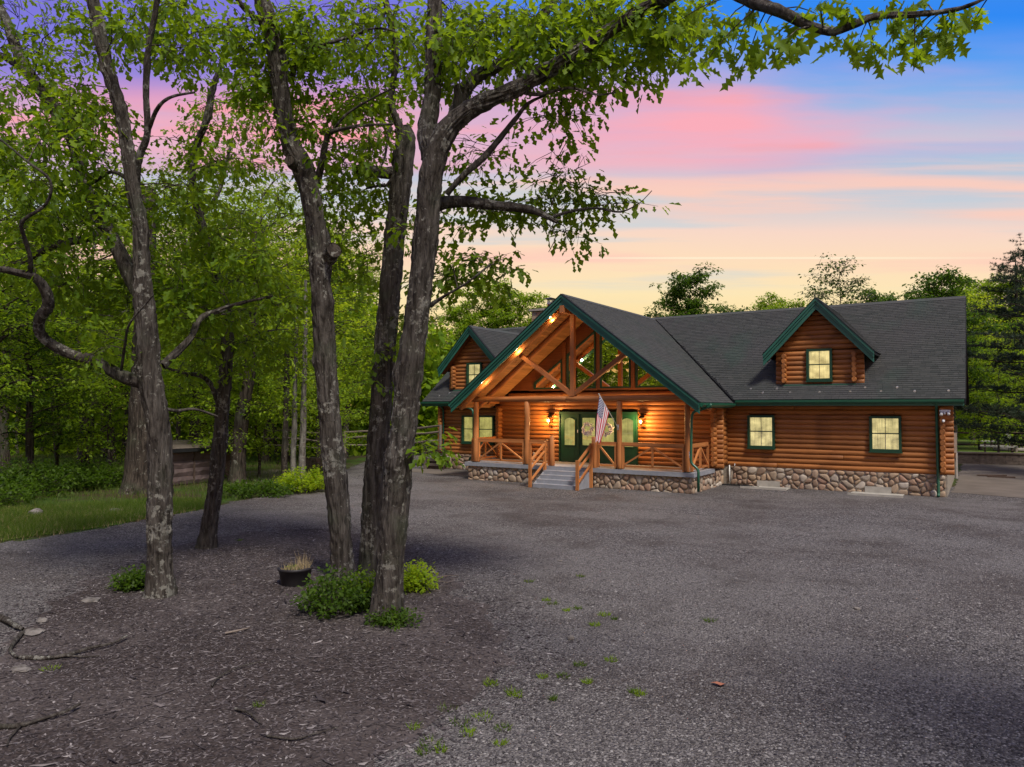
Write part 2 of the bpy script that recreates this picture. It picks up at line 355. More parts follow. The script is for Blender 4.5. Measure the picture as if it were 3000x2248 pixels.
def np_mesh(name, verts, faces, mats, smooth=False, mi=None):  # verts (n,3), faces (m,k) all of one size
    me = D.meshes.new(name); nv, (nf, k) = len(verts), faces.shape
    me.vertices.add(nv); me.vertices.foreach_set('co', np.ascontiguousarray(verts, np.float32).ravel())
    me.loops.add(nf*k); me.loops.foreach_set('vertex_index', faces.astype(np.int32).ravel())
    me.polygons.add(nf); me.polygons.foreach_set('loop_start', np.arange(0, nf*k, k, dtype=np.int32))
    for x in (mats if isinstance(mats, (list, tuple)) else [mats]): me.materials.append(M[x])
    if mi is not None: me.polygons.foreach_set('material_index', mi.astype(np.int32))
    if smooth: me.polygons.foreach_set('use_smooth', np.ones(nf, bool))
    me.update(calc_edges=True); me.validate(); return me

# ------------------------------------------------------------------ setting: ground, drive, mulch, lawn
def sheet(name, outline, z, mat, step=.5, amp=0., edge=.12, dome=0.):
    """a ground sheet inside an outline (list of xy), with a ragged border"""
    pts = []
    n = len(outline)
    for i in range(n):
        a, b = np.array(outline[i][:2]), np.array(outline[(i+1) % n][:2]); L_ = np.linalg.norm(b-a); k = max(1, int(L_/.25)) if L_ < 60 else 1
        for j in range(k): pts.append(a+(b-a)*j/k + (rng.normal(0, edge, 2) if k > 1 else 0))
    from mathutils.geometry import delaunay_2d_cdt
    k = len(pts); vs, _, fs, *_ = delaunay_2d_cdt([Vector((float(p[0]), float(p[1]))) for p in pts], [(i, (i+1) % k) for i in range(k)], [], 1, 1e-5)
    me = D.meshes.new(name); me.from_pydata([(v.x, v.y, z) for v in vs], [], [tuple(f) for f in fs]); me.materials.append(M[mat])
    if len(me.polygons) and me.polygons[0].normal.z < 0: me.flip_normals()
    o = link(name, me); o['kind'] = 'structure'; return o
gx = [(-300, -250), (300, -250), (300, 300), (-300, 300)]
mb = MB(); mb.add([(x, y, -.012) for x, y in gx], [(0, 1, 2, 3)]); tag(mb.build('ground', 'forest_floor'), kind='structure')
E_ = lambda *a: [G(u, v)[:2] for u, v in a]
drive = E_((-900, 1760), (0, 1592), (250, 1556), (450, 1520), (600, 1492), (690, 1470), (800, 1450), (880, 1428), (945, 1402), (1010, 1375), (1100, 1345), (1215, 1325))
drive += [(-24, 8), (-18, 8), (-10, 4), (1.2, 4), (30, 8), (40, -60), (-30, -70), (-40, -45)]
sheet('driveway', drive, 0., 'gravel')
MULCH = [(-60, 1990), (60, 1850), (150, 1765), (270, 1700), (420, 1640), (560, 1592), (700, 1562), (960, 1548), (1180, 1590), (1300, 1690), (1420, 1790), (1490, 1880), (1440, 1990), (1300, 2110), (1150, 2220), (1000, 2350), (700, 2700), (-300, 2500)]
mulch_poly = E_(*MULCH)
sheet('mulch_bed', mulch_poly, .006, 'mulch', edge=.10)
lawn_poly = E_((-500, 1560), (-500, 1650), (0, 1586), (250, 1550), (450, 1516), (596, 1490), (640, 1474), (560, 1468), (300, 1478), (100, 1490), (-100, 1500))
sheet('lawn', lawn_poly, .006, 'turf')
sheet('side_yard_pad', [(.40, 1.7), (2.5, 1.1), (9, .6), (14, 17), (1.5, 17.9), (.40, 17.6)], .008, 'tan_concrete', edge=.05)
sheet('walk_slab', [(-21.2, -.45), (-17.0, -.45), (-17.2, -2.6), (-19.3, -2.75), (-22.6, -2.1), (-22.6, -1.4)], .010, 'tan_concrete', edge=.03)
sheet('back_lawn', [(-2, 19.4), (40, 21), (60, 70), (-8, 70)], .35, 'turf', edge=.05)
sheet('field', E_((700, 1330), (1010, 1340), (1180, 1316), (1260, 1304))+[(-30, 22), (-60, 22), (-62, 4)], .004, 'turf', edge=.1)
sheet('dirt_clearing', E_((690, 1404), (800, 1412), (900, 1414), (940, 1396), (900, 1374), (800, 1376), (700, 1382)), .003, 'dirt', edge=.15)
def inside(poly, P_):
    x, y = P_[:, 0], P_[:, 1]; r = np.zeros(len(P_), bool); n = len(poly)
    for i in range(n):
        (x0, y0), (x1, y1) = poly[i][:2], poly[(i+1) % n][:2]
        c = ((y0 > y) != (y1 > y)) & (x < (x1-x0)*(y-y0)/((y1-y0)+1e-12)+x0); r ^= c
    return r

# ------------------------------------------------------------------ the log house
ZE, EO, ZR, RY, RX = 3.337, -.457, 7.388, 4.864, .866           # main eave, ridge, right rake
SL = (ZR-ZE)/(RY-EO)
GA, GW, GY, GZR, GZE = -12.03, 5.301, -4.467, 7.337, 3.218      # front gable
GS = (GZR-GZE)/GW
EY, PYF, DZ, PL, PR = -1.37, -3.74, .734, -17.14, -7.2          # entry wall, porch front, deck height
ZS = .753; CH = .1835                                           # stone top, height of one log course
LX = -21.3
cabin = thing('log_house', (-10.5, 0, 0), 'large orange-brown log house with green trim and grey shingle roof', 'house')
def part(name, parent=None):                                    # an empty part that groups its pieces
    o = D.objects.new(name, None); COL.objects.link(o); o.parent = parent or cabin; o.location = -wloc(o.parent); o.empty_display_size = .2; return o
def put(o, parent, p, rot=None):
    o.parent = parent; o.location = Vector(p)-wloc(parent)
    if rot is not None: o.rotation_euler = rot
def log(parent, p, q, ry=.082, rz=.100, name='log', mat='log_wood', n=12, wob=.035, flat=False):
    p, q = Vector(p), Vector(q); d = q-p; L_ = d.length; xs = [0, .018]+list(np.linspace(0, L_, max(2, int(L_/.45))+1)[1:-1])+[L_-.018, L_]; k = len(xs)-1; vs = []; ph = random.uniform(0, 9)
    for i in range(k+1):
        x = xs[i]; s = 1+wob*math.sin(x*2.1+ph)+random.uniform(-wob, wob)*.5; oz = random.uniform(-.004, .004)
        e = .86 if i in (0, k) and wob else 1.
        for j in range(n):
            a = 2*math.pi*j/n; vs.append((x, math.cos(a)*ry*s*e, math.sin(a)*rz*s*e+oz))
    mb = MB(); mb.add(vs, [(i*n+j, (i+1)*n+j, (i+1)*n+(j+1) % n, i*n+(j+1) % n) for i in range(k) for j in range(n)] + [tuple(range(n)), tuple(k*n+j for j in range(n))[::-1]])
    o = D.objects.new(name, mb.mesh(name, mat, False)); COL.objects.link(o)
    pl = o.data.polygons; pl.foreach_set('use_smooth', [len(f.vertices) == 4 for f in pl])
    o.rotation_mode = 'QUATERNION'; x = d.normalized(); y = Vector((0, 0, 1)).cross(x)
    if y.length < 1e-3: y = Vector((0, 1, 0))
    y.normalize(); z = x.cross(y); o.rotation_quaternion = Matrix((x, y, z)).transposed().to_quaternion(); put(o, parent, p); return o
def wall_logs(parent, fixed, c, a0, a1, z0, z1, holes=(), off=0., top=None):
    """log courses along X (fixed='y') or along Y (fixed='x'); holes: (a, b, zlow, zhigh); top(z) narrows a gable"""
    z = z0+CH/2+off
    while z < z1-CH*.3:
        s, e = (a0, a1) if top is None else top(z, a0, a1)
        if e-s > .25:
            segs = [(s, e)]
            for (ha, hb, hl, hh) in holes:
                if hl-.02 < z < hh+.02:
                    segs = [w for (x0, x1) in segs for w in (((x0, min(x1, ha)), (max(x0, hb), x1)) if x0 < hb and x1 > ha else ((x0, x1),)) if w[1]-w[0] > .06]
            for (x0, x1) in segs:
                cuts = [x0, x1]
                if x1-x0 > 5.2 and random.random() < .7: cuts = [x0, random.uniform(x0+1.5, x1-1.5), x1]
                for p, q in zip(cuts[:-1], cuts[1:]):
                    g = .003 if p != x0 else 0
                    log(parent, (p+g, c, z) if fixed == 'y' else (c, p+g, z), (q, c, z) if fixed == 'y' else (c, q, z))
        z += CH
def window(cx, z0, z1, w, y, n=1, dim=False, fr=.085, muntin=True):
    par = cabin; mb = MB()
    x0, x1 = cx-w/2, cx+w/2
    mb.box((x0, y-.07, z0), (x0+fr, y+.10, z1)); mb.box((x1-fr, y-.07, z0), (x1, y+.10, z1)); mb.box((x0+fr, y-.066, z1-fr), (x1-fr, y+.10, z1)); mb.box((x0+fr, y-.066, z0), (x1-fr, y+.10, z0+fr))
    for i in range(1, n): xm = x0+w*i/n; mb.box((xm-fr*.6, y-.062, z0+fr), (xm+fr*.6, y+.10, z1-fr))
    wn = mb.build('window', 'green_frame', par)
    zm = (z0+z1)/2+.01
    mb = MB(); mb.box((x0-.03, y-.10, z0-.045), (x1+.03, y-.002, z0-.003)); mb.build('sill', 'green_frame', wn)
    for i in range(n):
        a = x0+w*i/n+(fr if i == 0 else fr*.6); b = x0+w*(i+1)/n-(fr if i == n-1 else fr*.6)
        for (lo, hi) in ((z0+fr, zm), (zm, z1-fr)):
            mb = MB(); mb.add([(a, y-.012, lo), (b, y-.012, lo), (b, y-.012, hi), (a, y-.012, hi)], [(0, 1, 2, 3)]); mb.build('pane', 'pane_glass', wn)
        mb = MB(); mb.box((a, y-.036, zm-.02), (b, y-.016, zm+.02)); mb.build('meeting_rail', 'green_frame', wn)
        if muntin: mb = MB(); mb.box(((a+b)/2-.010, y+.004, z0+fr), ((a+b)/2+.010, y+.016, z1-fr)); mb.build('muntin', 'grey_wood', wn)
        mb = MB(); mb.add([(a, y+.06, z0+fr), (b, y+.06, z0+fr), (b, y+.06, z1-fr), (a, y+.06, z1-fr)], [(0, 1, 2, 3)]); mb.build('blind', 'blind_glow_dim' if dim else 'blind_glow', wn)
    return wn

# foundation of river stones -------------------------------------------------
def voronoi(w, h, n):
    pts = []
    r = math.sqrt(w*h/n)*.62; tries = 0
    while len(pts) < n and tries < n*60:
        tries += 1; p = (random.uniform(-.02, w+.02), random.uniform(-.02, h+.02)); rr = r*random.uniform(.6, 1.25)
        if all((p[0]-q[0])**2+((p[1]-q[1])*1.15)**2 > (rr*.5+q[2]*.5)**2*1.5 for q in pts): pts.append((*p, rr))
    cells = []
    for i, p in enumerate(pts):
        poly = [(0, 0), (w, 0), (w, h), (0, h)]
        for q in sorted(pts, key=lambda s: (s[0]-p[0])**2+(s[1]-p[1])**2)[1:18]:
            nx, ny = q[0]-p[0], q[1]-p[1]; d = math.hypot(nx, ny); nx /= d; ny /= d
            t = d*p[2]/(p[2]+q[2]) - .010; out = []
            for k in range(len(poly)):
                a, b = poly[k], poly[(k+1) % len(poly)]
                da = (a[0]-p[0])*nx+(a[1]-p[1])*ny-t; db = (b[0]-p[0])*nx+(b[1]-p[1])*ny-t
                if da <= 0: out.append(a)
                if da*db < 0: f = da/(da-db); out.append((a[0]+(b[0]-a[0])*f, a[1]+(b[1]-a[1])*f))
            poly = out
            if len(poly) < 3: break
        if len(poly) >= 3: cells.append(poly)
    return cells
stone_count = [0]; stone_rest = MB()
def stone_wall(parent, p0, ux, w, h, n, nrm):
    p0, ux, nrm = Vector(p0), Vector(ux), Vector(nrm)
    for poly in voronoi(w, h, n):
        for _ in range(2):
            poly = [(a[0]*(1-f)+b[0]*f, a[1]*(1-f)+b[1]*f) for a, b in zip(poly, poly[1:]+poly[:1]) for f in ((.25, .75) if len(poly) < 40 else (.5,))]
        if len(poly) > 16: poly = poly[::2]
        cx = sum(p[0] for p in poly)/len(poly); cz = sum(p[1] for p in poly)/len(poly); k = len(poly); dp = random.uniform(.035, .075)
        vs = []
        for s, hh in ((1., 0), (.93, .55), (.70, .92), (.35, 1.)):
            for a, b in poly: vs.append(ux*((a-cx)*s)+Vector((0, 0, 1))*((b-cz)*s)+nrm*(hh*dp))
        fs = [(i*k+j, i*k+(j+1) % k, (i+1)*k+(j+1) % k, (i+1)*k+j) for i in range(3) for j in range(k)]+[tuple(3*k+j for j in range(k))]
        c = p0+ux*cx+Vector((0, 0, cz))
        if stone_count[0] < 300:
            mb = MB(); mb.add(vs, fs); o = D.objects.new('stone', mb.mesh('stone', 'river_stone', True)); COL.objects.link(o); put(o, parent, c); stone_count[0] += 1
        else: stone_rest.add([v+c for v in vs], fs)
found = MB().box((LX+.05, .03, -.05), (.3, 9.5, ZS)).build('foundation', 'mortar', cabin)
stone_wall(found, (-7.0, .03, -.03), (1, 0, 0), 7.25, ZS+.02, 118, (0, -1, 0))
pfound = MB().box((PL+.10, PYF+.10, -.05), (PR-.10, -.02, DZ-.13)).build('porch_foundation', 'mortar', cabin)
stone_wall(pfound, (-11.15, PYF+.10, -.03), (1, 0, 0), 3.85, DZ-.11, 58, (0, -1, 0))
stone_wall(pfound, (PL+.10, PYF+.10, -.03), (1, 0, 0), 3.95, DZ-.11, 52, (0, -1, 0))
stone_wall(pfound, (PR-.10, PYF+.10, -.03), (0, 1, 0), 3.65, DZ-.11, 42, (1, 0, 0))
stone_wall(found, (LX+.05, .03, -.03), (1, 0, 0), 4.2, ZS+.02, 52, (0, -1, 0))
if stone_rest.v: tag(stone_rest.build('stone_remainder', 'river_stone', found, True), kind='stuff')

# walls ---------------------------------------------------------------------
LY = .065
w1, w2, wz0, wz1, ww = -5.794, -1.536, 1.486, 2.736, 1.004
fw = part('front_wall')
wall_logs(fw, 'y', LY, -7.3, .52, ZS, ZE+.02, [(w1-ww/2+.03, w1+ww/2-.03, wz0, wz1), (w2-ww/2+.03, w2+ww/2-.03, wz0, wz1)])
lw = part('wing_wall')
wall_logs(lw, 'y', LY, LX-.3, -16.9, ZS, ZE+.02, [(-20.03+.03, -18.14-.03, 1.31, 2.65)])
ew = part('entry_wall')
def entry_top(z, a, b): return a, b
ELY = EY+.065
wall_logs(ew, 'y', ELY, PL-.05, -6.86, DZ, 3.80, [(-13.84, -10.29, DZ, 2.85)], top=lambda z, a, b: (max(a, GA-(GZR-.30-z)/GS), min(b, GA+(GZR-.30-z)/GS)))
sw = part('side_wall')
wall_logs(sw, 'x', .20, -.30, 9.6, ZS, ZE-.15, off=CH/2)
wall_logs(sw, 'x', -7.17, EY-.30, .1, DZ, 3.15, off=CH/2); wall_logs(sw, 'x', -16.89, EY-.30, .1, DZ, 3.15, off=CH/2)
wall_logs(sw, 'x', LX+.02, -.3, 9.6, ZS, ZE-.15, off=CH/2)
gw_ = part('end_gable_wall')
wall_logs(gw_, 'x', .20, 0, 9.7, ZE-.1, ZR-.5, off=0, top=lambda z, a, b: ((z-ZE)/SL+.15, 9.73-(z-ZE)/SL-.15))
MB().box((LX+.2, 9.5, 0), (.1, 9.62, ZE)).build('rear_wall', 'panel_wood', cabin)
window(w1, wz0, wz1, ww, -.045); window(w2, wz0, wz1, ww, -.045); window(-19.085, 1.31, 2.65, 1.89, -.045, 2, True, muntin=False)

# roofs ---------------------------------------------------------------------
def slab(mb, poly, t, mi=0):
    n = len(poly); vs = [tuple(p) for p in poly]+[(p[0], p[1], p[2]-t) for p in poly]
    mb.add(vs, [tuple(range(n)), tuple(range(n, 2*n))[::-1]]+[(i, n+i, n+(i+1) % n, (i+1) % n) for i in range(n)], mi)
def shingles(parent, o, U, V, vmax, span, ex=.125):
    o, U, V = (np.array(x, float) for x in (o, U, V)); Nn = np.cross(U, V); Nn /= np.linalg.norm(Nn)
    if Nn[2] < 0: Nn = -Nn
    q = []; r = 0; v = -.03
    while v < vmax-.02:
        a, b = span(max(v, 0)); a2, b2 = span(min(v+ex, vmax)); u = a-random.uniform(0, .3)
        while u < b:
            w = random.choice((.16, .24, .30, .33)); s, e = max(u, a), min(u+w-.006, b); s2, e2 = max(u, a2), min(u+w-.006, b2)
            if e-s > .02:
                if e2 < s2: s2 = e2 = (s+e)/2
                l = .020+random.uniform(0, .008); top = min(v+ex+.015, vmax)
                q.append(([o+U*s+V*v, o+U*e+V*v, o+U*e+V*v+Nn*l, o+U*s+V*v+Nn*l, o+U*e2+V*top+Nn*.008, o+U*s2+V*top+Nn*.008]))
            u += w
        v += ex; r += 1
    k = len(q); vs = np.array(q).reshape(-1, 3); b = np.arange(k)[:, None]*6
    fs = np.concatenate([b+np.array([[0, 1, 2, 3]]), b+np.array([[3, 2, 4, 5]])]); 
    ob = link('shingles', np_mesh('shingles', vs, fs, 'shingle'), parent); ob['kind'] = 'stuff'; return ob
VL = math.hypot(RY-EO, ZR-ZE); VV = ((0, (RY-EO)/VL, (ZR-ZE)/VL))
mroof = MB()
slab(mroof, [(-6.75, EO, ZE), (RX, EO, ZE), (RX, RY, ZR), (GA, RY, ZR)], .20)
slab(mroof, [(-22.2, EO, ZE), (-17.42, EO, ZE), (GA, RY, ZR), (-22.2, RY, ZR)], .20)
slab(mroof, [(-22.2, RY, ZR), (RX, RY, ZR), (RX, RY*2+.457, ZE), (-22.2, RY*2+.457, ZE)], .20)
mroof = mroof.build('main_roof', 'roof_edge', cabin)
shingles(mroof, (0, EO, ZE+.004), (1, 0, 0), VV, VL, lambda v: (-6.70+(GA+6.70)*v/VL, RX+.01))
shingles(mroof, (0, EO, ZE+.004), (1, 0, 0), VV, VL, lambda v: (-22.21, -17.40+(GA+17.40)*v/VL))
mb = MB(); mb.prism([(RY-.16, ZR-.085), (RY, ZR+.035), (RY+.16, ZR-.085), (RY, ZR+.01)], 0, GA-.1, RX+.015); mb.prism([(RY-.16, ZR-.085), (RY, ZR+.035), (RY+.16, ZR-.085), (RY, ZR+.01)], 0, -22.21, GA-.1); mb.build('ridge_cap', 'shingle', mroof)
mb = MB(); mb.prism([(EO, ZE-.205), (EO, ZE+.0), (RY, ZR), (RY, ZR-.205)], 0, RX+.002, RX+.035); mb.build('rake_board', 'roof_edge', mroof)
for x0, x1 in ((-6.62, RX-.02), (-22.22, -17.4)):               # eave fascia and gutter
    MB().box((x0, EO-.02, ZE-.24), (x1, EO-.001, ZE-.02)).build('fascia', 'green_trim', mroof)
    g = MB(); g.prism([(EO-.022, ZE-.03), (EO-.022, ZE-.15), (EO-.09, ZE-.16), (EO-.135, ZE-.10), (EO-.14, ZE-.035), (EO-.125, ZE-.035), (EO-.115, ZE-.10), (EO-.085, ZE-.14), (EO-.036, ZE-.135), (EO-.036, ZE-.03)], 0, x0, x1); g.build('gutter', 'green_metal', mroof)
    MB().box((x0+.1, EO, ZE-.235), (x1-.05, 0.02, ZE-.212)).build('soffit', 'panel_wood', mroof)
for x, y in ((-6.19, .07), (-5.69, -.15), (-5.21, .05), (-4.69, -.13), (-3.66, -.14), (-2.63, -.12), (-2.17, .06), (-1.64, -.13), (-1.15, .04), (-.6, -.15), (.4, -.14), (-21.4, -.14), (-20.9, .05), (-20.4, -.14)):
    z = ZE+SL*(y-EO); mb = MB(); mb.bar((x, y-.05, z-.02), (x, y+.06, z+.065), .05, .012); mb.box((x-.035, y-.05, z), (x+.035, y-.035, z+.045)); mb.build('snow_guard', 'pale_metal', mroof)
# front gable roof
groof = MB()
for s in (-1, 1):
    e = GA+s*GW; yv = lambda z: (z-ZE)/SL+EO
    slab(groof, [(e, GY+.03, GZE), (e, yv(GZE)+.3, GZE), (GA, yv(GZR)+.2, GZR), (GA, GY+.03, GZR)], .16)
groof = groof.build('porch_roof', 'roof_edge', cabin)
GL = math.hypot(GW, GZR-GZE)
for s in (-1, 1):
    shingles(groof, (GA+s*GW, 0, GZE+.004), (0, 1, 0), (-s*GW/GL, 0, (GZR-GZE)/GL), GL, lambda v: (GY+.02, (GZE+v/GL*(GZR-GZE)-ZE)/SL+EO+.06))
mb = MB(); mb.prism([(GA-.16, GZR-.085), (GA, GZR+.035), (GA+.16, GZR-.085), (GA, GZR+.01)], 1, GY+.01, RY); mb.build('ridge_cap', 'shingle', groof)
def fascia3(par, cx, hw, zp, ze, y, drop, steps=((0, .17, .10), (.18, .33, .06), (.34, .60, .02))):
    """stepped rake boards of a gable, a pair of halves for each step"""
    sl = (zp-ze)/hw
    for s in (-1, 1):
        for a, b, pr in steps:
            e = cx+s*hw; a_, b_ = a*drop/.6, b*drop/.6
            ex = min(hw, hw)  # plumb-cut foot
            mb = MB(); mb.prism([(cx, zp-a_), (e, ze-a_), (e, ze-b_), (cx, zp-b_)], 1, y-pr, y+.02); mb.build('rake_board', 'green_trim', par)
        mb = MB(); mb.prism([(cx, zp+.02), (e+s*.02, ze+.02), (e+s*.02, ze-.006), (cx, zp-.006)], 1, y-.12, y+.03); mb.build('drip_edge', 'roof_edge', par)
fascia3(groof, GA, GW, GZR, GZE, GY, .40)
for s in (-1, 1):                                               # gable eaves: fascia, gutter
    e = GA+s*GW
    MB().box((min(e, e+s*.02), GY+.021, GZE-.20), (max(e, e+s*.02), EO-.15, GZE-.02)).build('fascia', 'green_trim', groof)
    g = MB(); g.prism([(e+s*.022, GZE-.03), (e+s*.022, GZE-.15), (e+s*.09, GZE-.16), (e+s*.135, GZE-.10), (e+s*.14, GZE-.035), (e+s*.125, GZE-.035), (e+s*.115, GZE-.10), (e+s*.085, GZE-.14), (e+s*.036, GZE-.135), (e+s*.036, GZE-.03)], 1, GY-.02, EO-.14); g.build('gutter', 'green_metal', groof)
# soffit boards under the gable
nb = 46; bw = GL/nb
bm_ = MB().box((-bw/2+.004, 0, -.012), (bw/2-.004, EY-.1-GY, .012)).mesh('soffit_board', 'soffit_wood')
for s in (-1, 1):
    for i in range(nb-1):
        v = (i+.5)*bw; o = D.objects.new('soffit_board', bm_); COL.objects.link(o)
        put(o, groof, (GA+s*GW-s*GW/GL*v, GY+.03, GZE+(GZR-GZE)/GL*v-.19), (0, s*math.atan2(GZR-GZE, GW), 0))
# porch timber frame
frame = part('porch_frame'); PY = -3.60
for x, r in ((-16.67, .115), (-14.14, .115), (-10.09, .10), (-7.47, .10)): log(frame, (x, PY, DZ+.003), (x+.01, PY, 3.272), r, r, 'post', 'post_wood', 14, .05)
log(frame, (-17.25, PY, 3.39), (-12.3, PY, 3.37), .115, .115, 'beam', 'post_wood', 14, .05); log(frame, (-12.32, PY, 3.37), (-7.12, PY, 3.40), .112, .112, 'beam', 'post_wood', 14, .05)
for x in (-16.67, -14.14, -10.09, -7.47): MB().box((x-.12, PY-.12, DZ+.001), (x+.12, PY+.12, DZ+.03)).build('post_base', 'dark_metal', frame)
for y in (-3.98, -2.8):
    for s in (-1, 1):
        off = .31
        log(frame, (GA+s*(GW-.12), y, GZE+.12*GS-off), (GA+s*.08, y, GZR-.08*GS-off), .115, .115, 'rafter', 'post_wood', 12, .04)
log(frame, (PL+.1, -2.2, 3.28), (PL+.1, -1.2, 3.28), .1, .1, 'tie_log', 'post_wood')
def timber(name, p, q, w, h, par=frame, mat='beam_wood', up=(0, 1, 0)):
    p, q = Vector(p), Vector(q); d = q-p; mb = MB().bar((0, 0, 0), (d.length, 0, 0), w, h); o = D.objects.new(name, mb.mesh(name, mat)); COL.objects.link(o)
    x = d.normalized(); y = Vector(up)-x*Vector(up).dot(x); y.normalize(); o.rotation_mode = 'QUATERNION'; o.rotation_quaternion = Matrix((x, y, x.cross(y))).transposed().to_quaternion(); put(o, par, p); return o
timber('ridge_beam', (GA, GY-.05, GZR-.56), (GA, .5, GZR-.56), .19, .27, up=(1, 0, 0))
timber('king_post', (GA, PY-.02, 3.47), (GA, PY-.02, 6.72), .17, .17)
timber('strut', (GA-.06, PY-.02, 3.56), (GA-2.40, PY-.02, 5.17), .165, .165); timber('strut', (GA+.06, PY-.02, 3.56), (GA+2.40, PY-.02, 5.17), .165, .165)
# glazed wall above the entry
gwall = part('gable_wall'); WT = lambda d: 6.25-.72*(d-.12); RF = lambda d: GZR-GS*d-.22; y0, y1 = EY-.03, EY+.10
for s in (-1, 1):
    for a, b, lo, hi in ((0, .10, lambda d: 3.78, RF), (1.46, 1.68, lambda d: 3.78, RF), (3.09, 3.35, lambda d: 3.78, RF), (3.35, 4.4, lambda d: 3.78, RF), (.10, 1.46, lambda d: WT(d)+.02, RF), (1.68, 3.09, lambda d: WT(d)+.02, RF)):
        mb = MB(); mb.prism([(GA+s*a, lo(a)), (GA+s*b, lo(b)), (GA+s*b, max(hi(b), lo(b)+.01)), (GA+s*a, hi(a))], 1, y0 if b < 3.2 else y0-.006, y1); mb.build('wall_panel', 'panel_wood', gwall)
    MB().box((min(GA+s*.09, GA+s*3.36), EY-.05, 3.755), (max(GA+s*.09, GA+s*3.36), EY+.10, 3.83)).build('wall_panel', 'panel_wood', gwall)
    for x in (1.57,): MB().box((GA+s*x-.075, EY-.10, 3.83), (GA+s*x+.075, y0-.002, RF(x)-.08)).build('mullion_post', 'panel_wood', gwall)
    for a, b in ((.10, 1.46), (1.68, 3.09)):
        P4 = [(a, 3.83), (b, 3.83), (b, WT(b)), (a, WT(a))]; c = (sum(p[0] for p in P4)/4, sum(p[1] for p in P4)/4)
        f = .065; IN = [(a+f, 3.83+f), (b-f, 3.83+f), (b-f, WT(b)-f*1.25+f*.72*0), (a+f, WT(a)-f*1.75)]
        mb = MB(); vs = [(GA+s*p[0], yy, p[1]) for yy in (EY-.085, EY+.06) for q in (P4, IN) for p in q]
        fs = []
        for k in range(4):
            k2 = (k+1) % 4; fs += [(k, k2, 4+k2, 4+k), (8+k, 12+k, 12+k2, 8+k2), (4+k, 4+k2, 12+k2, 12+k), (k, 8+k, 8+k2, k2)]
        mb.add(vs, fs); wn = mb.build('gable_window', 'green_frame', cabin)
        mb = MB(); mb.add([(GA+s*p[0], EY-.03, p[1]) for p in IN], [(0, 1, 2, 3) if s > 0 else (3, 2, 1, 0)]); mb.build('pane', 'mirror_glass', wn)
room = MB(); room.add([(-16, 3.6, 3.1), (-8, 3.6, 3.1), (-8, 3.6, 4.0), (-12.03, 3.6, 6.25), (-16, 3.6, 4.0)], [(0, 1, 2, 3, 4)]); room.box((-16.5, EY+.2, 3.0), (-7.5, 3.6, 3.1)); room.build('loft_interior', 'interior_wood', cabin)
# doors
def door(x0, x1, gx0, gx1, gz0, gz1, arch=False, knob=0):
    y = EY-.05; d = MB().box((x0+.004, y-.03, DZ+.03), (x1-.004, y+.03, 2.75)).build('door', 'green_door', cabin)
    top = [(gx1, gz1-.02), (gx0, gz1-.02)]
    if arch: top = [(gx0+(gx1-gx0)*(1-t), gz1-.10+.10*math.sin(math.pi*t)) for t in (0, .15, .3, .5, .7, .85, 1)]
    P_ = [(gx0, gz0), (gx1, gz0)]+top
    c = ((gx0+gx1)/2, (gz0+gz1)/2); out = [((p[0]-c[0])*1.10+c[0], (p[1]-c[1])*1.05+c[1]) for p in P_]; n = len(P_)
    mb = MB(); vs = [(p[0], yy, p[1]) for yy in (y-.050, y-.031) for q in (out, P_) for p in q]; fs = []
    for k in range(n):
        k2 = (k+1) % n; fs += [(k, k2, n+k2, n+k), (n+k, n+k2, 3*n+k2, 3*n+k), (k, 2*n+k, 2*n+k2, k2)]
    mb.add(vs, fs); mb.build('glass_trim', 'green_door', d)
    mb = MB(); mb.add([(p[0], y-.034, p[1]) for p in P_], [tuple(range(n))]); mb.build('curtain', 'blind_glow_dim', d)
    mb = MB(); mb.add([(p[0], y-.041, p[1]) for p in P_], [tuple(range(n))]); mb.build('pane', 'pane_glass', d)
    mb = MB(); mb.box((x0+.12, y-.036, DZ+.14), (x1-.12, y-.0305, 1.30)); mb.build('lower_panel', 'green_door', d)
    if knob: mb = MB(); mb.ball((knob, y-.085, 1.72), .03); mb.tube([(knob, y-.03, 1.72), (knob, y-.08, 1.72)], .012); mb.build('handle', 'pale_metal', d, True)
door(-13.80, -12.99, -13.58, -13.09, 1.45, 2.60, True); door(-12.89, -12.07, -12.73, -12.15, 1.46, 2.62, knob=-12.14)
door(-12.06, -11.22, -11.86, -11.29, 1.46, 2.62, knob=-11.99); door(-11.12, -10.33, -10.98, -10.45, 1.45, 2.60, True)
df = MB()
for a, b in ((-13.86, -13.80), (-12.985, -12.895), (-11.215, -11.125), (-10.33, -10.27)): df.box((a, EY-.105, DZ+.002), (b, EY+.10, 2.752))
df.box((-13.86, EY-.108, 2.753), (-10.27, EY+.10, 2.85)); df.build('door_frame', 'green_frame', cabin)
MB().box((-12.96, EY-.135, 1.98), (-12.92, EY-.106, 2.10)).build('doorbell', 'white_plastic', cabin)
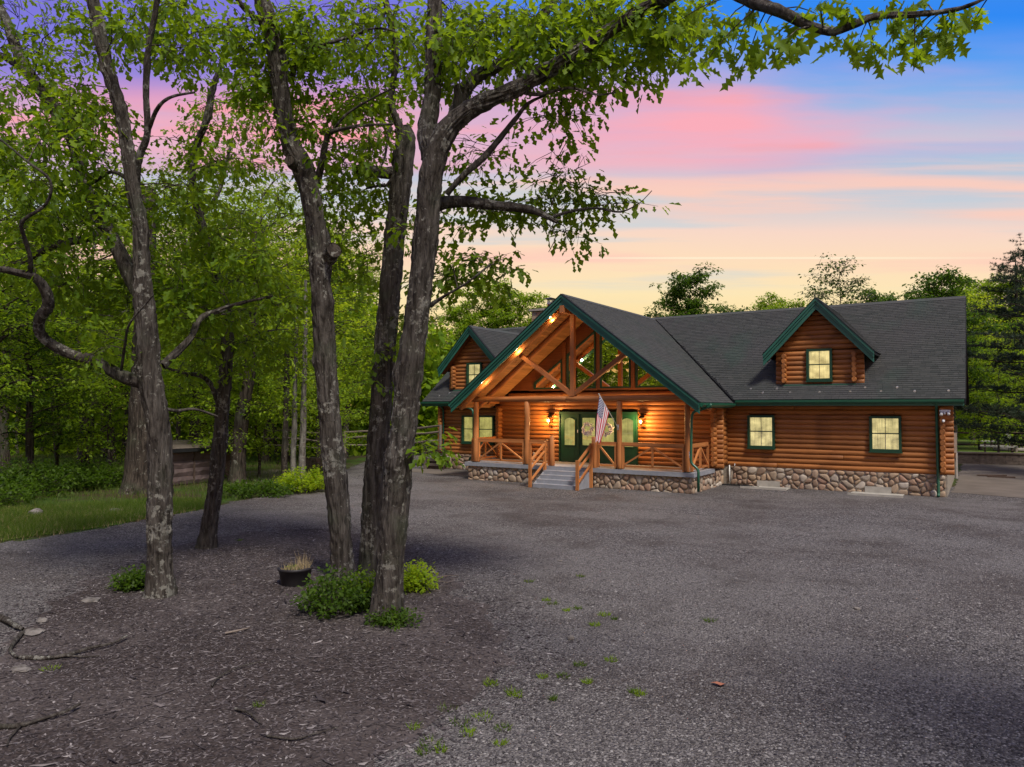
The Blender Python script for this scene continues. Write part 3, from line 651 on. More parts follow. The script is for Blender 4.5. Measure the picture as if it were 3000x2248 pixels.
# porch deck, stairs and railings
deck = MB().box((PL+.03, PYF+.03, DZ-.13), (PR-.03, EY-.02, DZ-.032)).build('porch_deck', 'deck_paint', cabin)
y = PYF; k = 0
while y < EY-.12: MB().box((PL, y, DZ-.030), (PR, y+.134, DZ)).build('deck_board', 'deck_paint', deck, origin=True); y += .139
MB().box((PL-.012, PYF-.012, DZ-.155), (PR+.012, PYF+.028, DZ-.034)).build('rim_board', 'deck_paint', deck)
MB().box((PR-.028, PYF+.03, DZ-.155), (PR+.012, EY, DZ-.034)).build('rim_board', 'deck_paint', deck); MB().box((PL-.012, PYF+.03, DZ-.155), (PL+.028, EY, DZ-.034)).build('rim_board', 'deck_paint', deck)
stairs = part('porch_stairs'); SX0, SX1 = -13.10, -11.22
for i in range(5):
    z = DZ*(4-i)/5; yy = PYF-.02-.275*i
    MB().box((SX0+.02, yy-.03, z), (SX1-.02, yy-.001, z+DZ/5-(.04 if i else .155))).build('riser', 'deck_paint', stairs, origin=True)
    if i < 4: MB().box((SX0-.01, yy-.305, z-.038), (SX1+.01, yy-.005, z)).build('tread', 'deck_paint', stairs, origin=True)
for x in (SX0, SX1):
    mb = MB(); mb.prism([(PYF-.03, 0), (PYF-.03, DZ-.16), (PYF-.30, DZ*.8-.045), (PYF-1.13, .10), (PYF-1.13, 0)], 0, x-.02, x+.018); mb.build('stringer', 'deck_paint', stairs)
rail = part('porch_railing')
def rp(name, p, q, w=.07, h=.07, mat='post_wood', par=rail): return timber(name, p, q, w, h, par, mat, (0, 0, 1) if abs(q[2]-p[2]) < .9*math.dist(p[:2], q[:2])+1e-6 and math.dist(p[:2], q[:2]) > .2 else (0, 1, 0))
def panel(a, b, mid=True, d1=True, d2=True):
    a, b = Vector(a), Vector(b); Z = Vector((0, 0, 1)); lo, hi = DZ+.12, 1.63
    L_ = b-a; e = L_.normalized()*.04
    rp('top_rail', a+Z*1.675, b+Z*1.675, .13, .035); rp('sub_rail', a+Z*1.62, b+Z*1.62, .05, .07); rp('bottom_rail', a+Z*(lo), b+Z*(lo), .07, .07)
    for c in (a+e, b-e): rp('stile', c+Z*(DZ+.03), c+Z*1.60, .075, .075)
    if mid:
        c = (a+b)/2; rp('stile', c+Z*lo, c+Z*1.60, .07, .07)
        rp('brace', a+e*2+Z*(lo+.05), c-e+Z*1.57, .055, .065); rp('brace', b-e*2+Z*(lo+.05), c+e+Z*1.57, .055, .065)
panel((-16.55, PY, 0), (-14.26, PY, 0)); panel((-9.98, PY, 0), (-7.58, PY, 0)); panel((-14.02, PY, 0), (-13.09, PY, 0), False); panel((-11.0, PY, 0), (-10.20, PY, 0), False)
rp('brace', (-10.9, PY, 1.57), (-10.3, PY, DZ+.17), .055, .065)
panel((-7.36, PY+.12, 0), (-7.36, EY-.25, 0)); panel((PL+.18, PY+.12, 0), (PL+.18, EY-.15, 0))
for x in (-12.97, -11.12): log(rail, (x, PY-.02, DZ+.003), (x, PY-.02, 1.92), .105, .105, 'newel_post', 'post_wood', 14, .06)
for x in (SX0-.07, SX1+.07):
    rp('stair_post', (x, PYF-.10, 0.003), (x, PYF-.10, 1.68), .10, .10); rp('stair_post', (x, PYF-1.22, .003), (x, PYF-1.22, 1.10), .10, .10)
    rp('stair_rail', (x, PYF-1.18, 1.0), (x, PYF-.12, 1.60), .06, .09); rp('stair_rail', (x, PYF-1.18, .72), (x, PYF-.12, 1.32), .055, .075); rp('stair_rail', (x, PYF-1.18, .25), (x, PYF-.12, .88), .055, .075)
# dormers
def dormer(cx, zt):
    hw, zp, ze, yf, ww_ = 1.91, zt, zt-2.04, -.10, 1.22
    o = part('dormer'); wl = .30
    wall_logs(o, 'y', wl+.06, cx-ww_-.32, cx+ww_+.32, 3.88, 5.20, [(cx-.40, cx+.40, zp-1.86, zp-3.02+3.02-1.9+.0)] if False else [(cx-.41, cx+.47, 4.02, 5.22)])
    wall_logs(o, 'y', wl+.06, cx-ww_-.32, cx+ww_+.32, 5.20, zp-.35, [(cx-.41, cx+.47, 4.02, 5.22)], top=lambda z, a, b: (cx-max(.02, (zp-.28-z)/1.068), cx+max(.02, (zp-.28-z)/1.068)))
    for s in (-1, 1): wall_logs(o, 'x', cx+s*ww_, wl-.22, 2.3, 3.88, 5.10, off=CH/2)
    r = MB(); yv = lambda z: (z-ZE)/SL+EO
    for s in (-1, 1): slab(r, [(cx+s*hw, yf+.03, ze), (cx+s*hw, yv(ze)+.1, ze), (cx, yv(zp)+.1, zp), (cx, yf+.03, zp)], .12)
    r = r.build('dormer_roof', 'roof_edge', cabin); dl = math.hypot(hw, zp-ze)
    for s in (-1, 1): shingles(r, (cx+s*hw, 0, ze+.004), (0, 1, 0), (-s*hw/dl, 0, (zp-ze)/dl), dl, lambda v: (yf+.02, yv(ze+v/dl*(zp-ze))+.05))
    mb = MB(); mb.prism([(cx-.15, zp-.11), (cx, zp+.035), (cx+.15, zp-.11), (cx, zp+.01)], 1, yf+.01, yv(zp)); mb.build('ridge_cap', 'shingle', r)
    fascia3(r, cx, hw, zp, ze, yf, .42)
    mb = MB()
    for s in (-1, 1): mb.prism([(cx, zp-.30), (cx+s*(hw-.05), ze-.25), (cx+s*(hw-.05), ze-.27), (cx, zp-.32)], 1, yf+.02, wl+.05)
    mb.build('soffit', 'panel_wood', r)
    MB().box((cx-ww_-.05, wl-.10, 3.80), (cx+ww_+.05, wl-.04, 3.90)).build('flashing', 'green_metal', r)
    window(cx+.03, 4.03, 5.22, .89, wl-.045)
dormer(-3.76, 7.09); dormer(-19.55, 7.0)
# chimney
ch = MB().box((-19.95, 6.4, 6), (-18.75, 7.6, 8.45)).build('chimney', 'mortar', cabin)
for z in np.arange(6.4, 8.4, .2):
    for x in np.arange(-19.95, -18.8, .3):
        MB().box((x+.01, 6.37, z+.01), (min(x+.29, -18.76), 6.40, z+.19)).build('chimney_stone', 'river_stone', ch, origin=True)
MB().box((-20.08, 6.27, 8.45), (-18.62, 7.73, 8.57)).build('chimney_cap', 'cap_stone', ch)
MB().box((-19.2, 6.85, 8.57), (-18.92, 7.13, 8.86)).build('flue', 'flue_clay', ch)
mb = MB(); mb.box((-19.22, 6.83, 8.86), (-18.90, 7.15, 8.96))
for x in np.linspace(-19.2, -18.92, 6):
    for yy in (6.85, 7.13): mb.box((x-.008, yy-.008, 8.96), (x+.008, yy+.008, 9.16))
for yy in np.linspace(6.85, 7.13, 6):
    for x in (-19.2, -18.92): mb.box((x-.008, yy-.0085, 8.96), (x+.008, yy+.0085, 9.16))
mb.build('spark_guard', 'pale_metal', ch)
mb = MB(); mb.add([(-19.4, 6.65, 9.16), (-18.72, 6.65, 9.16), (-18.72, 7.33, 9.16), (-19.4, 7.33, 9.16), (-19.06, 6.99, 9.26)], [(3, 2, 1, 0), (0, 1, 4), (1, 2, 4), (2, 3, 4), (3, 0, 4)]); mb.build('flue_lid', 'dark_metal', ch)
# downspouts
def spout(pts, r=.048, name='downspout'):
    mb = MB(); P_ = []
    for i, p in enumerate(pts):
        p = Vector(p)
        if 0 < i < len(pts)-1:
            a, b = (Vector(pts[i-1])-p), (Vector(pts[i+1])-p); k = min(.1, a.length*.4, b.length*.4); P_ += [p+a.normalized()*k, p+(a.normalized()+b.normalized())*k*.25, p+b.normalized()*k]
        else: P_.append(p)
    mb.tube(P_, r, 8); return mb.build(name, 'green_metal', cabin, True)
spout([AX(*p, 1, -3.92) for p in ((2084, 1184), (2078, 1192), (2030, 1208), (2026, 1225), (2024, 1357), (2046, 1376), (2046, 1441))])
spout([(.04, EO-.08, ZE-.14), (.04, -.14, ZE-.40), (.05, -.14, .10), (.05, -.24, .05)]); spout([(-21.13, EO-.08, ZE-.14), (-21.13, -.14, ZE-.4), (-21.12, -.14, .03)])
spout([AX(*p, 1, -2.3) for p in ((1352, 1188), (1384, 1200), (1387, 1215), (1387, 1335), (1375, 1345), (1375, 1350))])
# window wells
def well(x0, x1, y):
    o = MB().box((x0, y, -.05), (x1, -.03, .028)).build('window_well', 'concrete', cabin)
    mb = MB(); mb.box((x0-.03, y-.05, -.03), (x1+.03, y, .075)); mb.build('well_rim', 'concrete', o)
    MB().box(((x0+x1)/2-.42, -.055, .03), ((x0+x1)/2+.42, -.02, .24)).build('well_cover', 'concrete', o)
well(-6.35, -4.75, -.85); well(-2.62, -.98, -.95)
mb = MB(); mb.tube([(-7.02, -.04, .05), (-7.02, -.04, .78)], .022); mb.build('vent_pipe', 'white_plastic', cabin, True)
mb = MB(); mb.tube([(-6.8, -.03, .80), (-6.8, -.12, .80), (-6.8, -.13, .74)], .018); mb.ball((-6.8, -.1, .83), .03); mb.build('spigot', 'pale_metal', cabin, True)
# utility conduit and floodlight at the right corner
mb = MB(); mb.box((.32, 7.6, 1.1), (.42, 7.9, 1.95)); mb.tube([(.38, 7.75, 0), (.38, 7.75, 1.1)], .06); mb.build('meter_box', 'pale_metal', cabin)
fl = MB(); fl.box((.13, -.34, 2.88), (.45, -.31, 2.96)); fl.tube([(.20, -.33, 2.90), (.18, -.42, 2.78)], [.03, .055]); fl.tube([(.38, -.33, 2.90), (.40, -.42, 2.80)], [.03, .05]); fl.tube([(.28, -.33, 2.88), (.28, -.38, 2.82)], [.035, .035]); fl.build('flood_light', 'white_plastic', cabin, True)
mb = MB(); mb.tube([(.24, -.31, 2.60), (.24, -.40, 2.56)], [.05, .035]); mb.build('camera_bracket', 'white_plastic', cabin, True)

# ------------------------------------------------------------------ trees
def resample(P_, R_, step):
    P_ = np.array(P_, float); R_ = np.array(R_, float); n = len(P_); out = []; ro = []
    for i in range(n-1):
        p0, p1, p2, p3 = P_[max(i-1, 0)], P_[i], P_[i+1], P_[min(i+2, n-1)]; k = max(1, int(np.linalg.norm(p2-p1)/step))
        for j in range(k):
            t = j/k; out.append(.5*((2*p1)+(-p0+p2)*t+(2*p0-5*p1+4*p2-p3)*t*t+(-p0+3*p1-3*p2+p3)*t**3)); ro.append(R_[i]+(R_[i+1]-R_[i])*t)
    out.append(P_[-1]); ro.append(R_[-1]); return np.array(out), np.array(ro)
def vnoise(a, b, na, seed):
    g = np.random.default_rng(seed).random((na, 512)); i = np.floor(a).astype(int); j = np.floor(b).astype(int); fa, fb = a-i, b-j
    fa = fa*fa*(3-2*fa); fb = fb*fb*(3-2*fb); i0, i1, j0, j1 = i % na, (i+1) % na, j % 512, (j+1) % 512
    return (g[i0, j0]*(1-fa)+g[i1, j0]*fa)*(1-fb)+(g[i0, j1]*(1-fa)+g[i1, j1]*fa)*fb
def skin_tube(P_, R_, n, bark=0., flare=0., seed=0, lumps=()):
    """vertices and quads of a limb; bark = depth of the furrows in metres"""
    T = np.gradient(P_, axis=0); T /= np.linalg.norm(T, axis=1)[:, None]; x = np.cross(T[0], [0, 1, 0.3]); x /= np.linalg.norm(x); X = []
    for t in T: x = x-t*(x@t); x /= np.linalg.norm(x); X.append(x)
    X = np.array(X); Y = np.cross(T, X); th = np.arange(n)/n*2*np.pi; s = np.concatenate([[0], np.cumsum(np.linalg.norm(np.diff(P_, axis=0), axis=1))])
    TH, S = np.meshgrid(th, s); R2 = np.repeat(R_[:, None], n, 1)
    if flare: R2 = R2*(1+flare*np.exp(-S/.22)*(1+.45*np.sin(TH*4+seed)))
    if bark:
        na = max(8, int(2*np.pi*R_.max()/.045)); f = vnoise(TH/(2*np.pi)*na, S*5.5+vnoise(TH/(2*np.pi)*6, S*3, 6, seed+1)*1.5, na, seed)
        f2 = vnoise(TH/(2*np.pi)*na*2, S*16, na*2, seed+2); lo = vnoise(TH/(2*np.pi)*4, S*1.3, 4, seed+3)
        R2 = R2+(np.abs(f-.5)*2-.5)*bark*1.6+(f2-.5)*bark*.7+(lo-.5)*R2*.16
    for (sc, tc_, rr, hh) in lumps:
        d = np.sqrt(((S-sc)/rr)**2+((((TH-tc_+np.pi) % (2*np.pi))-np.pi)*R2/rr)**2); R2 = R2+hh*np.exp(-d**2*1.5)
    V = P_[:, None]+X[:, None]*(np.cos(TH)*R2)[..., None]+Y[:, None]*(np.sin(TH)*R2)[..., None]; k = len(P_)
    a = np.arange(k-1)[:, None]*n; j = np.arange(n)[None]; j2 = (j+1) % n
    F_ = np.stack([a+j, a+j2, a+n+j2, a+n+j], -1).reshape(-1, 4)
    return V.reshape(-1, 3), F_
class TubeSet:
    def __init__(s): s.v = []; s.f = []; s.n = 0
    def add(s, P_, R_, n=5, step=.25, **k):
        P_, R_ = resample(P_, R_, step)
        if len(P_) < 2: return
        v, f = skin_tube(P_, R_, n, **k); s.v.append(v); s.f.append(f+s.n); s.n += len(v)
    def mesh(s, name, mat): return np_mesh(name, np.concatenate(s.v), np.concatenate(s.f), mat, True)
# leaf templates: x along, y across, z up; two folded halves
HALF6 = np.array([(0, 0, 0), (.26, .20, .05), (.42, .10, .0), (.66, .30, .04), (1, 0, -.10)])
HALF10 = np.array([(0, 0, 0), (.16, .05, .0), (.26, .24, .05), (.36, .08, .0), (.48, .34, .05), (.58, .10, -.02), (.74, .28, .0), (.80, .09, -.05), (1, 0, -.14)])
DIA = np.array([(0, 0, 0), (.5, .30, .03), (1, 0, -.08)])
def leaves_mesh(name, P_, DIR, NRM, S_, mat, half=HALF6):
    """one leaf per row"""
    X = DIR/np.linalg.norm(DIR, axis=1)[:, None]; Y = np.cross(NRM, X); Y /= np.linalg.norm(Y, axis=1)[:, None]+1e-9; Z = np.cross(X, Y)
    k = len(half)
    if k == 3:
        loc = np.array([(0, 0, 0), (.45, -.32, .05), (1, 0, -.06), (.5, .32, .05)]); fc = np.array([[0, 1, 2, 3]])
    else:
        r = half[1:-1]*np.array([1, -1, 1]); loc = np.concatenate([half, r]); b = [0]+[k+i for i in range(k-2)]+[k-1]
        fc = np.array([list(range(k))[::-1], b])
    V = P_[:, None]+S_[:, None, None]*(loc[None, :, 0:1]*X[:, None]+loc[None, :, 1:2]*Y[:, None]+loc[None, :, 2:3]*Z[:, None])
    F_ = (np.arange(len(P_))[:, None, None]*len(loc)+fc[None]).reshape(-1, fc.shape[1])
    return np_mesh(name, V.reshape(-1, 3), F_, mat)
def unit(n): v = rng.normal(size=(n, 3)); return v/np.linalg.norm(v, axis=1)[:, None]
class Foliage:
    def __init__(s): s.P = []; s.D = []; s.N = []; s.S = []
    def spray(s, c, r, n, size, droop=.5, flat=.55, out=None):
        p = unit(n)*(rng.random((n, 1))**.45)*r; p[:, 2] *= flat; d = p/(np.linalg.norm(p, axis=1)[:, None]+1e-6)+unit(n)*.55; d[:, 2] -= droop
        if out is not None: d = d+np.array(out)*.6
        nm = unit(n)*.55+np.array([0, 0, 1.]); s.P.append(c+p); s.D.append(d); s.N.append(nm); s.S.append(size*rng.uniform(.5, 1.25, n))
    def mesh(s, name, mat, half=HALF6): return leaves_mesh(name, np.concatenate(s.P), np.concatenate(s.D), np.concatenate(s.N), np.concatenate(s.S), mat, half)
K = 3000/2212.
def px_path(pts, d0, d1=None, k=K):
    """(u, v, width) in the photo's view, at depth d0..d1 -> points and radii"""
    d1 = d0 if d1 is None else d1; n = len(pts); P_, R_ = [], []
    for i, (u, v, w) in enumerate(pts):
        d = d0+(d1-d0)*i/max(1, n-1); P_.append(W(u*k, v*k, d)); R_.append(w*k/2*d/FPX*(.78 if k > 1.1 else 1.))
    return P_, R_
def big_tree(name, label, base, trunks, limbs, zones, leaf=.15, group=None, zoff=.75, mat='oak_leaf', zone_r=.95, seed=1, stubs=()):
    root = thing(name, tuple(base), label, 'tree', group); pts = []
    for i, (pp, d0, d1, lumps) in enumerate(trunks):
        P_, R_ = px_path(pp, d0, d1); P_[0] = np.array(P_[0]); 
        if i == 0: P_[0][2] = -.08
        P2, R2 = resample(P_, R_, .05); v, f = skin_tube(P2, R2, 110 if R2.max() > .12 else 56, .021, .32 if i == 0 else 0, seed+i*7, lumps)
        link('trunk' if i == 0 else 'branch', np_mesh('trunk', v, f, 'oak_bark', True), root); pts.append(np.column_stack([P2, R2])[::3])
    for i, (pp, d0, d1) in enumerate(limbs):
        P_, R_ = px_path(pp, d0, d1); P2, R2 = resample(P_, R_, .07); v, f = skin_tube(P2, R2, 40 if R2.max() > .06 else 20, .010 if R2.max() > .04 else .004, 0, seed+50+i)
        link('branch', np_mesh('branch', v, f, 'oak_bark', True), root); pts.append(np.column_stack([P2, R2])[::2])
    for (p, d, r, l) in stubs:                                     # sawn-off stubs
        p, d = np.array(p), np.array(d)/np.linalg.norm(d); P2, R2 = resample([p-d*.1, p+d*l*.5, p+d*l], [r*1.25, r, r*1.05], .03); v, f = skin_tube(P2, R2, 28, .01, 0, seed+90)
        o = link('stub', np_mesh('stub', v, f, 'oak_bark', True), root); mb = MB(); e = p+d*(l-.004); a = np.cross(d, [0, 0, 1.]); a /= np.linalg.norm(a); b = np.cross(d, a)
        mb.add([e+(a*math.cos(t)+b*math.sin(t))*r*.96 for t in np.linspace(0, 2*math.pi, 20)[:-1]], [tuple(range(19))]); mb.build('cut_face', 'forest_bark', o)
    pts = np.concatenate(pts); tw = TubeSet(); fo = Foliage(); grown = []
    for (u, v, ru, rv, d, dd, ns, dens) in zones:
        for _ in range(max(3, int(ns*.82+.5)) if v < 520 else ns):
            a = rng.uniform(0, 2*np.pi); q = 1.12*math.sqrt(rng.random()); c = W((u+ru*q*math.cos(a))*K, (v+rv*q*math.sin(a))*K, d+(zoff if v < 700 else zoff*.3)+rng.uniform(-dd, dd)*.9)
            allp = np.concatenate([pts]+grown[-400:]) if grown else pts; dist = np.linalg.norm(allp[:, :3]-c, axis=1)+np.maximum(.35-np.linalg.norm(allp[:, :3]-c, axis=1), 0)*3; j = int(np.argmin(dist+np.maximum(allp[:, 2]-c[2], 0)*.3)); A = allp[j, :3]; L_ = np.linalg.norm(c-A)
            r0 = min(max(allp[j, 3]*.7, .005), .006+.008*L_)
            mid = A+(c-A)*.5+np.array([0, 0, .10*L_])+rng.normal(0, .06*L_, 3); tw.add([A, mid, c], [r0, r0*.65, .004], 5, .22); grown.append(np.array([[*(A*.25+mid*.5+c*.25), r0*.6], [*c, .006]]))
            for k in range(int(3+2*dens)):                          # twigs off the small branch
                t = rng.uniform(.45, 1.); b = (A*(1-t)**2+2*mid*t*(1-t)+c*t*t); e = c+unit(1)[0]*np.array([1, 1, .55])*rng.uniform(.2, .62)*zone_r+np.array([0, 0, -.05]); tw.add([b, (b+e)/2+np.array([0, 0, .04]), e], [.005, .004, .002], 4, .2)
                n = int(rng.integers(5, 10)*dens); fo.spray(e, .20*zone_r, n, leaf, .75, .8, e-b)
    tag(link('twigs', tw.mesh('twigs', 'forest_bark'), root), kind='stuff')
    tag(link('crown', fo.mesh('crown', mat), root), kind='stuff')
    return root, pts
# ---- the left oak (A): lichened trunk with a long low limb
dA = 11.8
A_base = G(470, 1745)
big_tree('oak_tree', 'tall oak with pale lichen and a long crooked low limb, leftmost foreground trunk', A_base,
    [([(347, 1290, 74), (345, 1200, 66), (345, 1100, 64), (346, 1000, 62), (340, 900, 62), (325, 820, 62), (318, 730, 58), (310, 640, 50), (306, 560, 42), (303, 480, 38), (285, 400, 36), (272, 300, 34), (255, 220, 33), (230, 140, 32), (212, 60, 33), (195, -30, 32), (170, -160, 26)], dA, dA-.6, ())],
    [([(318, 828, 40), (262, 812, 34), (205, 780, 30), (160, 768, 28), (118, 748, 28), (88, 722, 28), (86, 690, 30), (104, 660, 30), (98, 625, 28), (72, 598, 24), (34, 588, 20), (-10, 582, 18), (-80, 590, 12)], dA, dA-1.6),
     ([(312, 660, 42), (280, 590, 42), (245, 520, 38), (210, 460, 36), (182, 400, 34), (160, 310, 34), (120, 240, 34), (78, 180, 34), (45, 130, 30), (15, 50, 26), (-10, 0, 24), (-60, -120, 16)], dA+.2, dA+1.2),
     ([(50, 150, 22), (18, 128, 18), (-20, 108, 16), (-90, 60, 10)], dA+1., dA+1.8), ([(225, 500, 24), (185, 516, 22), (120, 530, 20), (60, 560, 18), (0, 582, 16), (-60, 600, 10)], dA+.5, dA+.1),
     ([(350, 790, 24), (375, 768, 22), (412, 730, 18), (432, 690, 16), (470, 672, 14), (520, 655, 10), (590, 640, 6)], dA, dA+1.), ([(292, 400, 24), (300, 340, 20), (318, 290, 18), (316, 200, 17), (320, 110, 16), (335, 30, 14), (350, -60, 10)], dA-.2, dA-.9),
     ([(318, 290, 12), (340, 235, 11), (370, 210, 8), (420, 200, 5)], dA-.4, dA-1.2), ([(62, 600, 14), (66, 560, 12), (52, 510, 11), (48, 480, 10), (100, 440, 9), (108, 390, 8), (60, 350, 6), (0, 300, 5)], dA-1.2, dA-2.2),
     ([(350, 880, 9), (380, 888, 9), (420, 884, 7), (470, 900, 5)], dA, dA+.6), ([(262, 800, 8), (270, 745, 8), (280, 700, 6), (330, 640, 4)], dA-.3, dA-1.2), ([(280, 390, 12), (240, 372, 10), (190, 400, 8), (130, 400, 6)], dA-.3, dA+.5)],
    [(120, 60, 130, 80, dA+.3, 1.4, 26, 1.1), (60, 250, 120, 90, dA, 1.6, 28, 1.3), (170, 200, 90, 90, dA, 1.4, 18, 1.1), (330, 60, 130, 70, dA-.5, 1.4, 30, 1.2), (420, 110, 110, 60, dA, 1.4, 22, 1.1), (70, 330, 120, 60, dA-1, 1.3, 26, 1.3), (200, 300, 90, 70, dA-.4, 1.2, 18, 1.1),
     (110, 440, 130, 60, dA-.6, 1.2, 26, 1.2), (310, 440, 120, 50, dA+.4, .9, 20, 1.1), (60, 520, 90, 60, dA-1, 1.0, 14, 1.), (190, 590, 110, 60, dA-.2, .9, 18, 1.), (310, 650, 110, 60, dA+.3, .8, 16, 1.1), (430, 560, 120, 70, dA+.4, 1.2, 26, 1.2), (420, 660, 90, 50, dA+.5, 1., 14, 1.), (540, 640, 90, 50, dA+1, 1., 14, 1.), (430, 320, 80, 60, dA, 1.2, 14, 1.), (260, 740, 60, 30, dA-.8, .7, 7, .9), (480, 720, 50, 40, dA+.8, .8, 8, .9)],
    .155, seed=3)
# ---- slim oak behind it (B)
dB = 15.8
big_tree('oak_tree', 'slender dark oak leaning right, just behind the leftmost foreground oak', G(603, 1608),
    [([(445, 1187, 48), (455, 1120, 42), (466, 1040, 40), (474, 960, 38), (482, 880, 36), (488, 800, 34), (491, 740, 32), (490, 680, 28), (470, 600, 22), (440, 500, 20), (416, 400, 20), (422, 320, 18), (446, 262, 17), (460, 190, 15), (484, 120, 12), (495, 40, 8)], dB, dB-1, ())],
    [([(472, 870, 16), (455, 830, 14), (432, 812, 12), (395, 806, 9), (360, 795, 6)], dB, dB-.6), ([(490, 770, 12), (520, 742, 10), (560, 720, 7), (600, 712, 4)], dB, dB+.6), ([(430, 470, 12), (470, 420, 10), (490, 350, 9), (500, 300, 6)], dB-.5, dB), ([(488, 700, 10), (520, 690, 8), (580, 680, 6), (640, 690, 4)], dB-.3, dB)],
    [(520, 200, 90, 80, dB-.5, 1.4, 22, 1.1), (480, 330, 90, 60, dB-.5, 1.4, 20, 1.1), (560, 420, 80, 70, dB, 1.4, 18, 1.1), (500, 520, 100, 60, dB-.4, 1.3, 22, 1.2), (420, 620, 90, 60, dB-.4, 1.2, 18, 1.1), (560, 640, 90, 60, dB, 1.3, 22, 1.2), (500, 760, 80, 50, dB, 1.2, 14, 1.1), (600, 760, 60, 50, dB, 1.2, 12, 1.), (400, 780, 60, 40, dB-.5, 1., 8, 1.)], .15, seed=11)
# ---- the clump of three trunks (C, D, E)
dC = 12.9
big_tree('oak_tree', 'oak trunk with sawn-off knobs, left one of the three-trunk clump', G(1005, 1700),
    [([(742, 1250, 62), (738, 1180, 60), (730, 1080, 60), (718, 970, 60), (708, 860, 60), (703, 760, 58), (698, 680, 56), (694, 620, 56), (692, 565, 66), (688, 520, 62), (680, 470, 52), (668, 410, 52), (655, 365, 62), (632, 320, 54), (615, 260, 48), (605, 190, 46), (598, 120, 48), (580, 50, 46), (560, -20, 42), (530, -140, 32)], dC, dC-.8, ((3.95, 1., .18, .06), (5.0, 3.2, .2, .05)))],
    [([(682, 405, 22), (690, 375, 20), (700, 330, 18), (708, 290, 14), (722, 282, 12), (780, 272, 8), (850, 268, 5)], dC-.3, dC-.9), ([(632, 165, 16), (648, 110, 12), (690, 100, 9), (760, 78, 8), (820, 60, 6), (880, 80, 4)], dC-.4, dC-1.2), ([(716, 290, 8), (745, 250, 7), (800, 215, 5), (850, 190, 4)], dC-.6, dC-1.0), ([(575, 60, 18), (520, 10, 14), (480, -60, 10)], dC-.7, dC-1.4)],
    [(600, 110, 70, 80, dC-1, 1., 22, 1.2), (690, 60, 90, 60, dC-.8, 1.2, 24, 1.1), (780, 60, 90, 60, dC-1, 1.2, 22, 1.1), (720, 200, 80, 60, dC-.7, 1., 16, 1.), (610, 250, 50, 60, dC-1, .7, 10, 1.), (760, 290, 80, 50, dC-.7, .9, 16, 1.1), (740, 400, 60, 60, dC-.4, .8, 12, 1.), (560, 170, 60, 70, dC-.8, 1., 16, 1.), (720, 480, 50, 40, dC-.4, .6, 7, 1.), (740, 640, 30, 90, dC-.2, .5, 7, .8), (520, 60, 60, 60, dC-1, 1., 12, 1.)], .16, seed=21,
    stubs=[(W(712*K, 552*K, dC-.42), RT*.55-FH*.8+np.array([0, 0, .25]), .13, .22), (W(630*K, 352*K, dC-.72), -RT*.1-FH*.9+np.array([0, 0, .1]), .085, .10)])
dD = 13.6
big_tree('oak_tree', 'mossy oak trunk with a broken top, middle one of the three-trunk clump', G(1088, 1665),
    [([(800, 1235, 58), (804, 1120, 60), (812, 1000, 60), (820, 900, 58), (828, 800, 58), (836, 700, 58), (845, 600, 56), (854, 500, 56), (863, 430, 54), (868, 375, 60), (872, 330, 58), (876, 300, 54), (868, 275, 40)], dD, dD-.3, ())],
    [([(862, 372, 40), (835, 374, 32), (800, 370, 30), (772, 368, 28)], dD-.2, dD-.5), ([(868, 285, 26), (855, 255, 20), (845, 215, 18), (855, 120, 18), (842, 40, 18), (828, -20, 16), (815, -100, 12)], dD-.3, dD-.6), ([(850, 380, 12), (836, 400, 9), (815, 402, 7), (790, 408, 5)], dD-.3, dD-.3), ([(845, 262, 9), (838, 300, 8), (828, 350, 6), (812, 370, 4)], dD-.6, dD-1.)],
    [(850, 100, 70, 90, dD-.6, 1.1, 22, 1.1), (820, 230, 60, 60, dD-.6, .9, 16, 1.1), (800, 440, 60, 50, dD-.3, .7, 12, 1.), (860, 460, 40, 40, dD-.5, .5, 5, .8), (780, 330, 50, 40, dD-.5, .7, 8, 1.), (880, 690, 24, 60, dD-.5, .3, 6, .9), (830, 780, 30, 50, dD-.5, .3, 6, 1.), (770, 560, 36, 50, dD-.3, .5, 6, 1.)], .16, seed=31)
dE = 10.5
